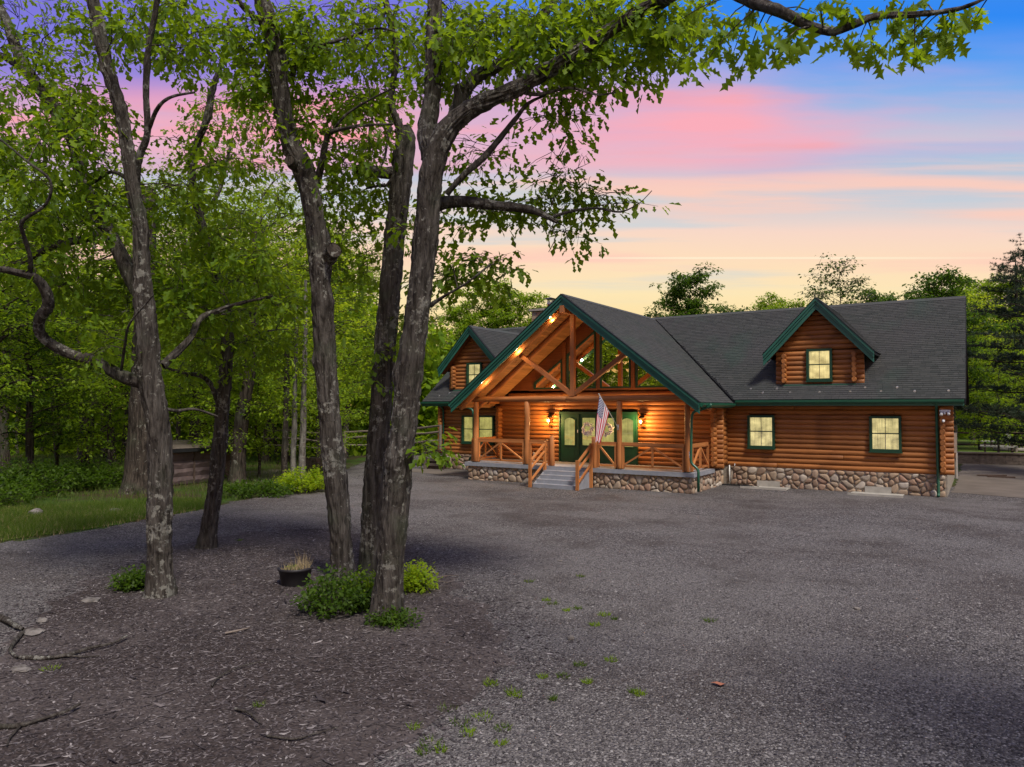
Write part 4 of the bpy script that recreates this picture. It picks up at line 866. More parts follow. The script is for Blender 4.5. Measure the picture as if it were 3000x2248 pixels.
E_root, E_pts = big_tree('oak_tree', 'thick oak trunk spreading wide limbs, right one of the three-trunk clump', G(1130, 1812),
    [([(832, 1335, 92), (838, 1270, 82), (846, 1180, 76), (856, 1080, 74), (866, 980, 74), (877, 880, 74), (887, 790, 72), (898, 700, 68), (906, 630, 66), (914, 560, 66), (922, 490, 66), (928, 420, 64), (936, 360, 66), (950, 310, 64), (975, 270, 56), (1010, 240, 48), (1060, 215, 44), (1110, 195, 42), (1170, 160, 40), (1220, 130, 38), (1290, 85, 36), (1360, 40, 34), (1430, 0, 32)], dE, dE-1.2, ((2.4, 0., .2, .05), (3.6, .3, .2, .05))),
     ([(934, 340, 60), (922, 285, 54), (930, 230, 48), (936, 160, 46), (936, 80, 42), (940, 0, 38), (945, -90, 30)], dE-.1, dE+.3, ()),
     ([(965, 285, 42), (992, 230, 40), (1005, 195, 40), (1030, 165, 38), (1075, 140, 36), (1110, 110, 34), (1150, 60, 30), (1190, 10, 26), (1230, -60, 20)], dE-.3, dE+.8, ())],
    [([(928, 450, 40), (960, 438, 36), (1000, 436, 32), (1050, 442, 28), (1100, 448, 26), (1150, 455, 22), (1205, 480, 12)], dE-.1, dE-.3), ([(965, 420, 18), (1000, 380, 17), (1040, 345, 18), (1080, 300, 17), (1110, 262, 14), (1140, 225, 10), (1180, 205, 6)], dE-.4, dE-.9),
     ([(1195, 468, 10), (1240, 455, 8), (1290, 450, 6), (1340, 458, 5), (1380, 440, 3), (1408, 412, 2)], dE-.4, dE-.5), ([(1100, 190, 14), (1160, 205, 10), (1230, 190, 8), (1290, 205, 6), (1340, 198, 3)], dE-.9, dE-1.), ([(930, 660, 14), (960, 640, 8), (1010, 610, 6), (1060, 570, 4)], dE, dE-.3), ([(990, 238, 30), (990, 205, 24), (985, 185, 18)], dE-.35, dE-.5), ([(1180, 480, 4), (1200, 510, 3), (1185, 545, 2)], dE-.4, dE-.4)],
    [(1000, 60, 100, 60, dE-.5, 1.1, 24, 1.1), (1120, 60, 110, 60, dE-.8, 1.2, 28, 1.15), (1240, 60, 110, 60, dE-1., 1.2, 30, 1.2), (1350, 70, 90, 60, dE-1.3, 1., 24, 1.15), (1200, 150, 110, 40, dE-.9, 1., 22, 1.), (1300, 160, 90, 40, dE-1.1, .8, 16, 1.), (960, 170, 60, 60, dE, 1., 12, 1.), (1210, 250, 60, 40, dE-.7, .6, 10, .8), (1010, 330, 50, 40, dE-.2, .6, 8, .9), (1240, 370, 60, 60, dE-.4, .5, 12, .7), (1290, 420, 50, 40, dE-.4, .5, 9, .8), (1200, 420, 60, 50, dE-.4, .5, 9, .8), (1010, 460, 50, 40, dE-.2, .5, 9, .9), (1090, 430, 70, 30, dE-.3, .5, 8, .8), (1230, 490, 40, 30, dE-.4, .4, 5, .8), (970, 600, 30, 50, dE-.1, .4, 7, 1.), (1040, 580, 50, 40, dE-.3, .4, 9, .9), (930, 480, 40, 60, dE-.4, .4, 6, .8), (1480, 60, 60, 50, dE-1.5, .8, 12, 1.), (910, 945, 30, 26, dE-.25, .15, 3, 1.)], .16, seed=41, zone_r=.9)
# near branch of the same oak reaching over the drive, its leaves single parts
def near_branch():
    P_, R_ = [], []
    for (u, v, w, d) in ((1940, 0, 46, 9.2), (2040, -60, 44, 7.6), (2150, -20, 40, 6.2), (2230, 14, 36, 5.8), (2290, 34, 32, 5.6), (2360, 70, 26, 5.5), (2430, 92, 24, 5.4), (2500, 74, 22, 5.3), (2560, 50, 20, 5.3), (2680, 44, 17, 5.2), (2790, 30, 14, 5.2), (2860, 8, 9, 5.1), (2930, -30, 5, 5.1)):
        P_.append(W(u, v, d)); R_.append(w/2*d/FPX)
    P2, R2 = resample(P_, R_, .04); v, f = skin_tube(P2, R2, 28, .006, 0, 5); br = link('branch', np_mesh('branch', v, f, 'oak_bark', True), E_root)
    lm = leaves_mesh('leaf', np.zeros((1, 3)), np.array([[1., 0, 0]]), np.array([[0, 0, 1.]]), np.ones(1), 'oak_leaf', HALF10); tw = TubeSet(); n = 0
    spots = [(1990, 60, 14), (2060, 30, 10), (2110, 90, 14), (2150, 150, 10), (2060, 190, 8), (2190, 170, 10), (2230, 100, 12), (2300, 60, 8), (2330, 110, 12), (2390, 40, 9), (2290, 130, 8), (2480, 30, 12), (2520, 110, 12), (2560, 140, 12), (2620, 70, 14), (2640, 140, 12), (2700, 90, 14), (2740, 120, 12), (2780, 60, 12), (2800, 90, 10), (2860, 50, 9), (2600, 20, 10), (2700, 20, 10), (2460, 120, 6), (2680, 165, 8), (2400, 20, 8), (2190, 40, 8)]
    for (u, v, k) in spots:
        d = 5.5+rng.uniform(-.35, .5)+max(0, (2200-u)/250.); c = W(u, v, d); j = int(np.argmin(np.linalg.norm(P2-c, axis=1))); tw.add([P2[j], (P2[j]+c)/2+np.array([0, 0, .04]), c], [.006, .005, .003], 5, .08)
        for _ in range(k):
            if n >= 296: break
            o = D.objects.new('leaf', lm); COL.objects.link(o); n += 1; pos = c+unit(1)[0]*rng.uniform(.01, .16); s = rng.uniform(.12, .20)
            di = Vector(unit(1)[0]*.8+np.array([0, 0, -.75])).normalized(); nm = Vector(unit(1)[0]+np.array([0, 0, .6])); y = nm.cross(di).normalized()
            o.rotation_mode = 'QUATERNION'; o.rotation_quaternion = Matrix((di, y, di.cross(y))).transposed().to_quaternion(); o.scale = (s, s*rng.uniform(.8, 1.15), s); put(o, br, pos)
    tag(link('near_twigs', tw.mesh('near_twigs', 'forest_bark'), E_root), kind='stuff')
near_branch()

# ---- forest trees: prototypes share their meshes
def proto_tree(H, r0, spread, nb, leaf, nleaf, low=.25, seed=0, lean=.04, flat=.35, thin=1.):
    global rng
    keep = rng; rng = np.random.default_rng(seed); fo = Foliage(); br = TubeSet()
    zs = np.linspace(0, H, 9); P_ = np.array([(lean*z*math.sin(z*.3+seed)+rng.normal(0, .06), lean*z*math.cos(z*.37+seed)+rng.normal(0, .06), z) for z in zs]); P_[0, :2] = 0; P_[0, 2] = -.1; R_ = r0*(1-zs/H*.93)
    br.add(P_, R_, 14, .2, bark=.012, flare=.3, seed=seed)
    for i in range(nb):
        t = low+(1-low)*(i+rng.random())/nb; z = t*H; k = min(7, int(t*8)); A = P_[k]+(P_[k+1]-P_[k])*(t*8-k); a = i*2.4+rng.uniform(-.5, .5)
        tt = (t-low)/(1-low); L_ = spread*(math.sin(math.pi*(.24+.64*tt))**.8)*rng.uniform(.6, 1.1); up = rng.uniform(.0, .35)+.45*max(0, tt-.5)
        e = A+np.array([math.cos(a)*L_, math.sin(a)*L_, L_*up]); mid = (A+e)/2+np.array([0, 0, .12*L_]); br.add([A, mid, e], [r0*.30*(1-t*.6), r0*.16, .008], 5, .5)
        ns = max(6, int(L_*8*thin))
        for _ in range(ns):
            s = rng.random()**.6; b = A*(1-s)**2+2*mid*s*(1-s)+e*s*s; c = b+np.array([*rng.normal(0, .34*L_*.5, 2), rng.normal(0, .22)]); br.add([b, c], [.012, .004], 3, 1.)
            fo.spray(c, .48, nleaf, leaf, .45, flat)
    tm = br.mesh('trunk', 'forest_bark'); r = (tm, fo); rng = keep; return r
def protos():
    out = {}
    for i, (nm, H, r0, sp, nb, lf, nl, low, mat, thin) in enumerate((('tall', 13., .20, 3.0, 44, .15, 15, .22, 'forest_leaf', 1.), ('tall2', 15., .24, 3.3, 46, .15, 15, .25, 'forest_leaf', 1.), ('round', 12.5, .18, 3.0, 46, .23, 22, .3, 'dark_leaf', 1.05), ('full', 13., .2, 3.4, 46, .23, 22, .28, 'forest_leaf', 1.05), ('dark', 12., .17, 2.8, 44, .14, 15, .15, 'dark_leaf', 1.), ('young', 7., .07, 2.2, 34, .14, 14, .14, 'forest_leaf', 1.1), ('bright', 9., .11, 2.5, 40, .14, 15, .18, 'bright_leaf', 1.), ('wisp', 12., .10, 2.7, 44, .20, 9, .3, 'wisp_leaf', .9))):
        tm, fo = proto_tree(H, r0, sp, nb, lf, nl, low, 100+i, thin=thin); out[nm] = (tm, fo.mesh('crown', mat, DIA), H)
    return out
PR_ = protos()
def forest_tree(name, label, base, kind, h, rot=0., group=None, w=1., bark=None, lean=(0, 0)):
    tm, cm, H = PR_[kind]; o = thing(name, tuple(base), label, 'tree', group); o.rotation_euler = (lean[0], lean[1], rot); s = h/H; o.scale = (s*w, s*w, s)
    for n, me in (('trunk', tm), ('crown', cm)):
        c = D.objects.new(n, me); COL.objects.link(c); c.parent = o
        if n == 'crown': c['kind'] = 'stuff'
    return o
def at(u, d):                                                      # ground point in direction u, d metres deep
    p = W(u, 1194, d); return np.array([p[0], p[1], 0.])
def trunk_only(name, label, base, pp, d0, d1, mat, parent_kind=None):
    o = thing(name, tuple(base), label, 'tree'); P_, R_ = px_path(pp, d0, d1, 1.); P_[0][2] = -.06; P2, R2 = resample(P_, R_, .08); v, f = skin_tube(P2, R2, 40, .012, .25, 7); link('trunk', np_mesh('trunk', v, f, mat, True), o)
    return o, P2
def crown_on(o, c, r, n, leaf, mat, seed, dens=14, z=1.):
    global rng
    keep = rng; rng = np.random.default_rng(seed); fo = Foliage(); br = TubeSet()
    for (cc, rr, nn) in zip(c, r, n):
        for _ in range(nn):
            p = np.array(cc)+unit(1)[0]*np.array([1, 1, .6])*rr*rng.random()**.4; br.add([np.array(cc)*.6+p*.4, p], [.014, .004], 3, 1.); fo.spray(p, .42, dens, leaf, .5, .45)
    tag(link('branches', br.mesh('branches', 'forest_bark'), o), kind='stuff'); tag(link('crown', fo.mesh('crown', mat, DIA), o), kind='stuff'); rng = keep
# big double trunk behind the left oak
o, P2 = trunk_only('forest_tree', 'broad dark leaning tree trunk standing beside the low shed', G(408, 1432), [(405, 1438, 92), (408, 1380, 84), (412, 1300, 78), (416, 1220, 72), (420, 1100, 66), (424, 950, 60), (430, 750, 50), (436, 550, 40)], 26.2, 26.2, 'forest_bark')
crown_on(o, [W(440, 700, 26), W(380, 850, 25), W(520, 820, 26.5), W(440, 560, 26)], [2.4, 2., 2., 2.2], [46, 34, 34, 40], .15, 'forest_leaf', 61)
o, P2 = trunk_only('forest_tree', 'dark stout tree trunk at the drive edge right of the low shed', G(700, 1408), [(695, 1412, 50), (698, 1350, 46), (702, 1280, 42), (712, 1200, 38), (728, 1120, 34), (740, 1000, 30), (745, 850, 24), (745, 650, 16)], 29.2, 29.2, 'forest_bark')
crown_on(o, [W(760, 1000, 28), W(720, 860, 29), W(800, 800, 29), W(640, 980, 28.5), W(740, 680, 29)], [2., 2.2, 2.2, 1.8, 2.2], [34, 42, 42, 26, 40], .15, 'forest_leaf', 62)
for (u, lab, w, mat, top) in ((836, 'thin dark split trunk, left of three slim trunks behind the bushy shrub', 18, 'forest_bark', 1180), (862, 'thin greenish trunk, middle of three slim trunks behind the bushy shrub', 17, 'pale_bark', 900), (888, 'thin pale grey trunk, right of three slim trunks behind the bushy shrub', 20, 'pale_bark', 820)):
    o, P2 = trunk_only('slim_tree', lab, G(u-2, 1418), [(u-2, 1420, w), (u-3, 1340, w), (u, 1260, w*.9), (u+2, 1150, w*.8), (u+6, 1000, w*.65), (u+8, top, w*.4)], 28.2, 28.2, mat)
    crown_on(o, [W(u-15, 1190, 28), W(u+10, 1100, 28.2), W(u, 960, 28)], [1., 1.3, 1.5], [10, 18, 26], .14, 'forest_leaf' if u != 888 else 'bright_leaf', 63+u)
FT = [(-60, 25, 'tall', 13, 'tall forest tree cut by the left photo edge above the grass strip'), (95, 27.5, 'dark', 11, 'dark straight trunked forest tree near the left edge behind the grass'), (175, 30, 'young', 7.5, 'low spreading sapling left of the slatted pallet'), (250, 34, 'tall2', 14, 'tall light green tree behind the slatted pallet'), (320, 29, 'young', 6.5, 'bushy sapling directly above the slatted pallet'), (330, 40, 'tall', 15, 'distant tall tree over the slatted pallet'), (20, 36, 'tall2', 15, 'far forest tree deep in the left corner'), (560, 34, 'tall', 14, 'light green tree rising behind the low shed'), (590, 42, 'tall2', 16, 'far tall tree above the low shed roof'), (640, 30, 'young', 7, 'layered sapling between the shed and the stout dark trunk'), (680, 38, 'bright', 11, 'yellow-green tree behind the stout dark trunk'), (780, 40, 'tall', 15, 'tall full tree behind the left end of the rail fence'), (850, 47, 'tall2', 17, 'tallest tree behind the middle of the rail fence'), (935, 38, 'bright', 11.5, 'bright green tree between the left and middle clump trunks'), (1010, 44, 'tall', 14, 'tree behind the rail fence just left of the middle clump trunk'), (1075, 52, 'tall2', 14, 'distant tree seen between the clump trunks'), (760, 31, 'young', 6.5, 'leafy sapling over the rail fence end'), (960, 33, 'young', 6, 'small tree hanging over the drive by the clump')]
for i, (u, d, k, h, lab) in enumerate(FT): forest_tree('forest_tree', lab, at(u, d), k, h, i*1.7, 'trees in the left wood', w=1.05)
HT = [(1262, 60, 'wisp', 11.6, 'grey-green wispy tree behind the left end of the house'), (1215, 50, 'full', 8.5, 'fresh green tree beside the left gable end of the house'), (1340, 56, 'full', 10.6, 'green treetop peeking over the left dormer'), (1450, 56, 'full', 12.3, 'round full green tree behind the left dormer ridge'), (1530, 58, 'full', 11.8, 'green tree beside the chimney'), (2010, 48, 'round', 11.7, 'pointed dark green tree behind the ridge right of the porch gable'), (2165, 60, 'round', 11.0, 'low dark treetop just clearing the ridge left of the dormer'), (2265, 58, 'full', 11.4, 'low green treetop on the ridge beside the dormer'), (2480, 50, 'wisp', 13.0, 'sparse windblown tree above the ridge right of the dormer peak'), (2590, 56, 'round', 11.6, 'green treetop right of the sparse windblown tree'), (2705, 56, 'round', 11.4, 'small dark treetop near the right end of the ridge'), (2790, 44, 'round', 11.0, 'dark tufted treetop just past the right end of the ridge'),
      (2870, 46, 'bright', 10, 'bright green tree behind the picnic table right of the house'), (2950, 52, 'full', 12, 'green tree deep in the right background'), (3040, 44, 'bright', 9, 'light green tree at the right photo edge under the pine'), (2850, 60, 'full', 13, 'far tree framing the right end of the house'), (2920, 40, 'young', 6.5, 'low light green sapling over the back lawn')]
for i, (u, d, k, h, lab) in enumerate(HT): forest_tree('background_tree', lab, at(u, d), k, h, i*2.3, 'trees behind the house')
MT = [(-34, -36), (-30.5, -35), (-27, -34), (-23.5, -33), (-20.5, -32), (-38, -38), (-29, -41), (-33, -43), (-24, -40), (-37, -46), (-20, -40), (-42, -44), (-28, -50), (-34, -54), (-22, -50), (-42, -34)]
for i, (x, y) in enumerate(MT): forest_tree('mirrored_tree', 'leafy tree mirrored in the gable glass', (x, y, 0), 'bright', 11.5+(i*7) % 4, i*1.1, 'trees mirrored in the gable windows', w=1.25)
forest_tree('shade_tree', 'tree right of the viewpoint shading the near corner of the drive', (6.3, -23.4, 0), 'young', 9, .4, w=.9)
# shade tree behind the camera, whose crown darkens the near drive
# ---- white pine at the right edge
def pine(base, H, label, seed):
    global rng
    keep = rng; rng = np.random.default_rng(seed); o = thing('pine_tree', tuple(base), label, 'tree'); base = np.array(base); br = TubeSet(); br.add([base+np.array([0, 0, z]) for z in (-.1, H*.3, H*.7, H)], [.3, .24, .12, .02], 14, .3, bark=.015, seed=2); P_, D_ = [], []
    for i in range(64):
        t = .10+.9*(i+rng.random())/64; z = H*t; a = i*2.399+rng.uniform(-.3, .3); L_ = 5.4*(1-t)**.6*rng.uniform(.7, 1.1)+.4; A = base+np.array([0, 0, z]); e = A+np.array([math.cos(a)*L_, math.sin(a)*L_, L_*rng.uniform(-.10, .12)+.25]); mid = (A+e)/2+np.array([0, 0, -.06*L_]); br.add([A, mid, e], [.05*(1-t)+.015, .03, .008], 5, .5)
        for _ in range(int(L_*15)):
            s = rng.uniform(.15, 1); b = A*(1-s)**2+2*mid*s*(1-s)+e*s*s; q = b+np.array([*rng.normal(0, .38, 2), rng.normal(.06, .10)]); br.add([b, q], [.010, .004], 3, 1.)
            for w in (.55, .8, 1.):
                c = b+(q-b)*w; n = 18; dd = unit(n)*.9+(q-b)/(np.linalg.norm(q-b)+1e-6)*.9; P_.append(np.repeat(c[None], n, 0)); D_.append(dd)
    P_ = np.concatenate(P_); D_ = np.concatenate(D_); D_ /= np.linalg.norm(D_, axis=1)[:, None]; n = len(P_); S_ = rng.uniform(.12, .20, n); Y = np.cross(D_, unit(n)); Y /= np.linalg.norm(Y, axis=1)[:, None]
    V = np.stack([P_-Y*.010, P_+Y*.010, P_+D_*S_[:, None]], 1).reshape(-1, 3)
    link('trunk', br.mesh('trunk', 'forest_bark'), o); tag(link('crown', np_mesh('crown', V, np.arange(3*n).reshape(-1, 3), 'pine_needle'), o), kind='stuff'); rng = keep
pine(at(3110, 33), 11.2, 'white pine with drooping needle plumes at the right photo edge', 71)
pine(at(2985, 50), 13.5, 'far pine standing behind the drooping right edge pine', 72)
# ---- distant wood: one mass of leaves and stems
def far_wood():
    global rng
    keep = rng; rng = np.random.default_rng(9); n = 52000; segs = [(-900, 1330, 46, 64), (2740, 3300, 62, 82)]; P_ = []
    for (u0, u1, d0, d1), k in zip(segs, (62000, 16000)):
        u = rng.uniform(u0, u1, k); d = rng.uniform(d0, d1, k); clump = np.sin(u*.021)+np.sin(u*.0073+2)+np.sin(d*.7); hmax = np.where(u < 1100, 13+1.6*clump, 7.5+1.2*clump); z = hmax*rng.random(k)**1.1
        P_.append(CAM+(FH+RT*((u-1500)/FPX)[:, None])*d[:, None]*np.array([1, 1, 0])+np.array([0, 0, 1])*(z-CAM[2])[:, None])
    P_ = np.concatenate(P_); n = len(P_); d = unit(n); d[:, 2] -= .3; o = link('distant_wood', leaves_mesh('distant_wood', P_, d, unit(n)*.6+np.array([0, 0, 1.]), rng.uniform(.4, .8, n), 'forest_leaf', DIA)); tag(o, 'distant mass of green woodland behind the nearer trees', 'woodland', kind='stuff')
    br = TubeSet()
    for _ in range(90):
        u = rng.uniform(-700, 980); p = at(u, rng.uniform(40, 60)); br.add([p, p+np.array([rng.normal(0, .3), rng.normal(0, .3), 5]), p+np.array([rng.normal(0, .5), rng.normal(0, .5), 11])], [rng.uniform(.08, .2), .1, .03], 7, 1.)
    tag(link('distant_stems', br.mesh('distant_stems', 'forest_bark')), 'thin distant tree stems inside the woodland mass', 'woodland', kind='stuff'); rng = keep
far_wood()

# ------------------------------------------------------------------ things at the house
# wall lanterns (lit)
for (x, lab) in ((-14.28, 'lit black wall lantern left of the green entry doors'), (-10.06, 'lit black wall lantern right of the green entry doors')):
    y = EY-.05; t = thing('wall_lantern', (x, y, 2.35), lab, 'lantern', 'lanterns beside the entry doors')
    mb = MB(); mb.lathe([(.001, -.008), (.055, -.008), (.055, .008), (.001, .008)], (0, 0, 0), 14); bp = MB(); bp.box((x-.05, y-.03, 2.58), (x+.05, y, 2.80)); bp.build('back_plate', 'dark_metal', t)
    mb = MB(); mb.tube([(x, y-.03, 2.70), (x, y-.09, 2.80), (x, y-.16, 2.80), (x, y-.19, 2.72)], .013, 6); mb.build('arm', 'dark_metal', t, True)
    mb = MB(); mb.lathe([(.002, 2.72), (.03, 2.70), (.10, 2.63), (.105, 2.615), (.002, 2.62)], (x, y-.19, 0), 8); mb.lathe([(.002, 2.33), (.045, 2.34), (.07, 2.37), (.002, 2.375)], (x, y-.19, 0), 8)
    for k in range(4): a = k*math.pi/2+.78; mb.bar((x+.066*math.cos(a), y-.19+.066*math.sin(a), 2.37), (x+.092*math.cos(a), y-.19+.092*math.sin(a), 2.62), .01, .01)
    mb.build('cage', 'dark_metal', t)
    mb = MB(); mb.lathe([(.060, 2.376), (.085, 2.612)], (x, y-.19, 0), 12); mb.build('glass', 'lamp_glass', t, True)
    mb = MB(); mb.ball((x, y-.19, 2.47), .045, 10, sz=1.4); mb.build('bulb', 'bulb', t, True)
    l = D.objects.new('lamp_light', D.lights.new('lamp_light', 'POINT')); COL.objects.link(l); l.data.energy = 150; l.data.color = (1., .56, .20); l.data.shadow_soft_size = .07; l.parent = t; l.location = Vector((x, y-.34, 2.47))-Vector(t.location)
# recessed lights in the porch gable soffit
sa = math.atan2(GZR-GZE, GW)
for (u, v, lab) in ((1611.8, 930.7, 'lit recessed can light nearest the gable peak'), (1511.3, 1024.3, 'lit recessed can light, middle of three in the porch soffit'), (1409.5, 1117., 'lit recessed can light, lowest of three in the porch soffit')):
    nrm = np.array([-GS, 0, 1]); d_ = GZE-.215-GS*(GA-GW); r = ray(u, v); p = CAM+r*((d_-nrm@CAM)/(nrm@r)); n = Vector(nrm).normalized()
    t = thing('recessed_light', tuple(p), lab, 'ceiling light', 'recessed lights in the porch soffit')
    for nm, prof, mt in (('trim_ring', [(.055, -.012), (.085, -.010), (.09, .005)], 'white_plastic'), ('lens', [(.0005, -.004), (.056, -.004)], 'can_glow')):
        mb = MB(); mb.lathe(prof, (0, 0, 0), 18); o = D.objects.new(nm, mb.mesh(nm, mt, True)); COL.objects.link(o); o.parent = t; o.rotation_mode = 'QUATERNION'; o.rotation_quaternion = n.to_track_quat('Z', 'Y')
    l = D.objects.new('can_light', D.lights.new('can_light', 'POINT')); COL.objects.link(l); l.data.energy = 20; l.data.color = (1., .66, .30); l.data.shadow_soft_size = .05; l.parent = t; l.location = -n*.16; l.rotation_mode = 'QUATERNION'; l.rotation_quaternion = n.to_track_quat('Z', 'Y')
# wreaths
for (x, lab, seed) in ((-12.46, 'white flower wreath on the left one of the double doors', 1), (-11.58, 'white flower wreath on the right one of the double doors', 2)):
    y = EY-.13; t = thing('wreath', (x, y+.03, 2.14), lab, 'wreath', 'wreaths on the entry doors'); r_ = random.Random(seed)
    mb = MB(); mb.tube([(x+.2*math.cos(a), y, 2.14+.2*math.sin(a)) for a in np.linspace(0, 2*math.pi, 25)], .028, 6, cap=False); mb.build('ring', 'dry_grass', t, True)
    fl = MB(); lf = MB()
    for k in range(150):
        a = r_.uniform(0, 6.283); q = .205+r_.gauss(0, .038); p = (x+q*math.cos(a), y-.02-r_.random()*.05, 2.14+q*math.sin(a))
        if k % 3: fl.ball(p, r_.uniform(.024, .046), 5)
        else: d = Vector((math.cos(a+1.2), -.3, math.sin(a+1.2)))*.07; q2 = Vector(p); fl.add([q2, q2+d*.5+Vector((0, 0, .018)), q2+d, q2+d*.5-Vector((0, 0, .018))], [(0, 1, 2, 3)])
    fl.build('flowers', 'sign_white', t, True)
# flag on its pole
def flag():
    A = Vector((-10.10, PY-.11, 2.30)); B = Vector((-10.47, -4.52, 3.51)); t = thing('flag', tuple(A), 'striped flag with starry blue corner hanging from a pole on the porch post', 'flag')
    d = (B-A).normalized(); mb = MB(); mb.tube([A-d*.02, B], .014, 8); mb.ball(B+d*.02, .026); mb.build('pole', 'rope_white', t, True)
    mb = MB(); mb.tube([A-d*.05, A+d*.14], .022, 8); mb.box((A.x-.04, PY-.105, A.z-.10), (A.x+.04, PY-.093, A.z+.10)); mb.build('bracket', 'pale_metal', t)
    H0, H1 = B-d*.03, B-d*.80; R3 = Vector(RT); nr, nc = 78, 90; vs, fs, mi = [], [], []
    B0 = H0+Vector((0, 0, -1.66))-R3*.18-Vector(FH)*.05; B1 = H1+Vector((0, 0, -1.16))-R3*.33+Vector(FH)*.0
    for i in range(nr+1):
        s = i/nr; h = H0+(H1-H0)*s; b = B0+(B1-B0)*s
        for j in range(nc+1):
            q = j/nc; p = h+(b-h)*q; g = q**.7; f = .055*g*math.sin(s*13+q*1.6)+.02*g*math.sin(s*29+2); sq = R3*(.06*math.sin(q*3.14)*(s-.5))
            p = p+Vector(FH)*f+R3*(.028*g*math.sin(s*10+1.1+q))+sq; p.z += .03*math.sin(s*17)*g; vs.append(p)
    for i in range(nr):
        for j in range(nc):
            fs.append((i*(nc+1)+j, (i+1)*(nc+1)+j, (i+1)*(nc+1)+j+1, i*(nc+1)+j+1)); s, q = (i+.5)/nr, (j+.5)/nc; m_ = 0 if int(s*13) % 2 == 0 else 1
            if s < 7/13 and q < .4:
                m_ = 2; r_ = s/(7/13)*10; c_ = q/.4*12; ri, ci = round(r_), round(c_)
                if 1 <= ri <= 9 and 1 <= ci <= 11 and (ri+ci) % 2 == 0 and math.hypot((r_-ri)*.9, (c_-ci)) < .48: m_ = 1
            mi.append(m_)
    mb = MB(); mb.v = [tuple(v) for v in vs]; mb.f = fs; mb.mi = mi; mb.build('cloth', ['flag_red', 'flag_white', 'flag_blue'], t, True)
flag()
# security sign
def sign():
    p = AX(2019, 1333, 1, -3.66); x, y, z = p; t = thing('security_sign', (x, y, DZ), 'small blue octagonal yard sign with white letters by the right porch post', 'sign'); R8 = .125
    oc = lambda r, yy: [(x+r*math.cos(a), yy, z+r*math.sin(a)) for a in (np.arange(8)+.5)*math.pi/4]
    mb = MB(); mb.add(oc(R8, y-.006)+oc(R8, y+.006), [tuple(range(8)), tuple(range(8, 16))[::-1]]+[(i, 8+i, 8+(i+1) % 8, (i+1) % 8) for i in range(8)]); b = mb.build('plate', 'sign_blue', t)
    mb = MB(); a_, b_ = oc(R8*.93, y-.008), oc(R8*.82, y-.008); mb.add(a_+b_, [(i, (i+1) % 8, 8+(i+1) % 8, 8+i) for i in range(8)]); mb.build('border', 'sign_white', b)
    def stroke(pts, w=.017):
        mb = MB()
        for p_, q_ in zip(pts[:-1], pts[1:]): mb.bar((x+p_[0], y-.010, z+p_[1]), (x+q_[0], y-.010, z+q_[1]), .003, w, up=(0, 0, 1)) if abs(p_[0]-q_[0]) > 1e-5 else mb.box((x+p_[0]-w/2, y-.0115, z+min(p_[1], q_[1])), (x+p_[0]+w/2, y-.0085, z+max(p_[1], q_[1])))
        mb.build('letter', 'sign_white', b)
    stroke([(-.080, -.035), (-.055, .04), (-.030, -.035)]); stroke([(-.068, -.012), (-.042, -.012)], .012)
    stroke([(-.016, -.035), (-.016, .04)]); stroke([(-.016, .034), (.010, .030), (.024, .003), (.010, -.024), (-.016, -.030)])
    stroke([(.034, .034), (.084, .034)]); stroke([(.059, -.035), (.059, .03)])
    for zz in (.072, -.066): stroke([(-.05, zz), (.05, zz)], .010)
    mb = MB(); mb.tube([(x, y+.012, DZ+.002), (x, y+.012, z)], .008, 6); mb.build('stake', 'pale_metal', t)
sign()
# chandelier inside the loft
def chandelier():
    c = W(1822, 1068, 32.0); t = thing('chandelier', tuple(c), 'lit chandelier with amber shades behind the gable glass', 'chandelier')
    mb = MB(); mb.tube([c+np.array([0, 0, 1.3]), c+np.array([0, 0, -.5])], .025, 6); 
    sp = []
    for z, r, k in ((-.35, .62, 6), (.02, .38, 4), (.30, .18, 2)):
        for i in range(k):
            a = i*2*math.pi/k+z*2; e = c+np.array([math.cos(a)*r, math.sin(a)*r, z]); mb.tube([c+np.array([0, 0, z-.05]), (c+e)/2+np.array([0, 0, -.12]), e], .012, 5); sp.append(e)
    mb.build('arms', 'dark_metal', t, True)
    for e in sp: mb = MB(); mb.lathe([(.03, 0), (.09, .05), (.11, .12)], tuple(e), 10); mb.build('shade', 'chandelier_glow', t, True)
chandelier()
# black hose by the wall
mb = MB(); mb.tube([(-7.0+.9*math.cos(a)*f+.25, -.28+.18*math.sin(a)*f, .03+.012*i/30) for i, (a, f) in enumerate(zip(np.linspace(0, 14, 60), np.linspace(1, .55, 60)))], .014, 6); tag(mb.build('garden_hose', 'black_rubber', None, True), 'coiled black hose lying at the foot of the stone wall', 'hose')
mb = MB(); mb.tube([(-15.0, EY-.25, DZ+.02), (-15.0, EY-.25, DZ+.16), (-15.03, EY-.22, DZ+.28)], [.03, .02, .035], 8); mb.ball((-15.0, EY-.26, DZ+.32), .05); tag(mb.build('door_stop', 'rope_white', None, True), 'small pale ornament on the porch floor behind the left railing', 'ornament')

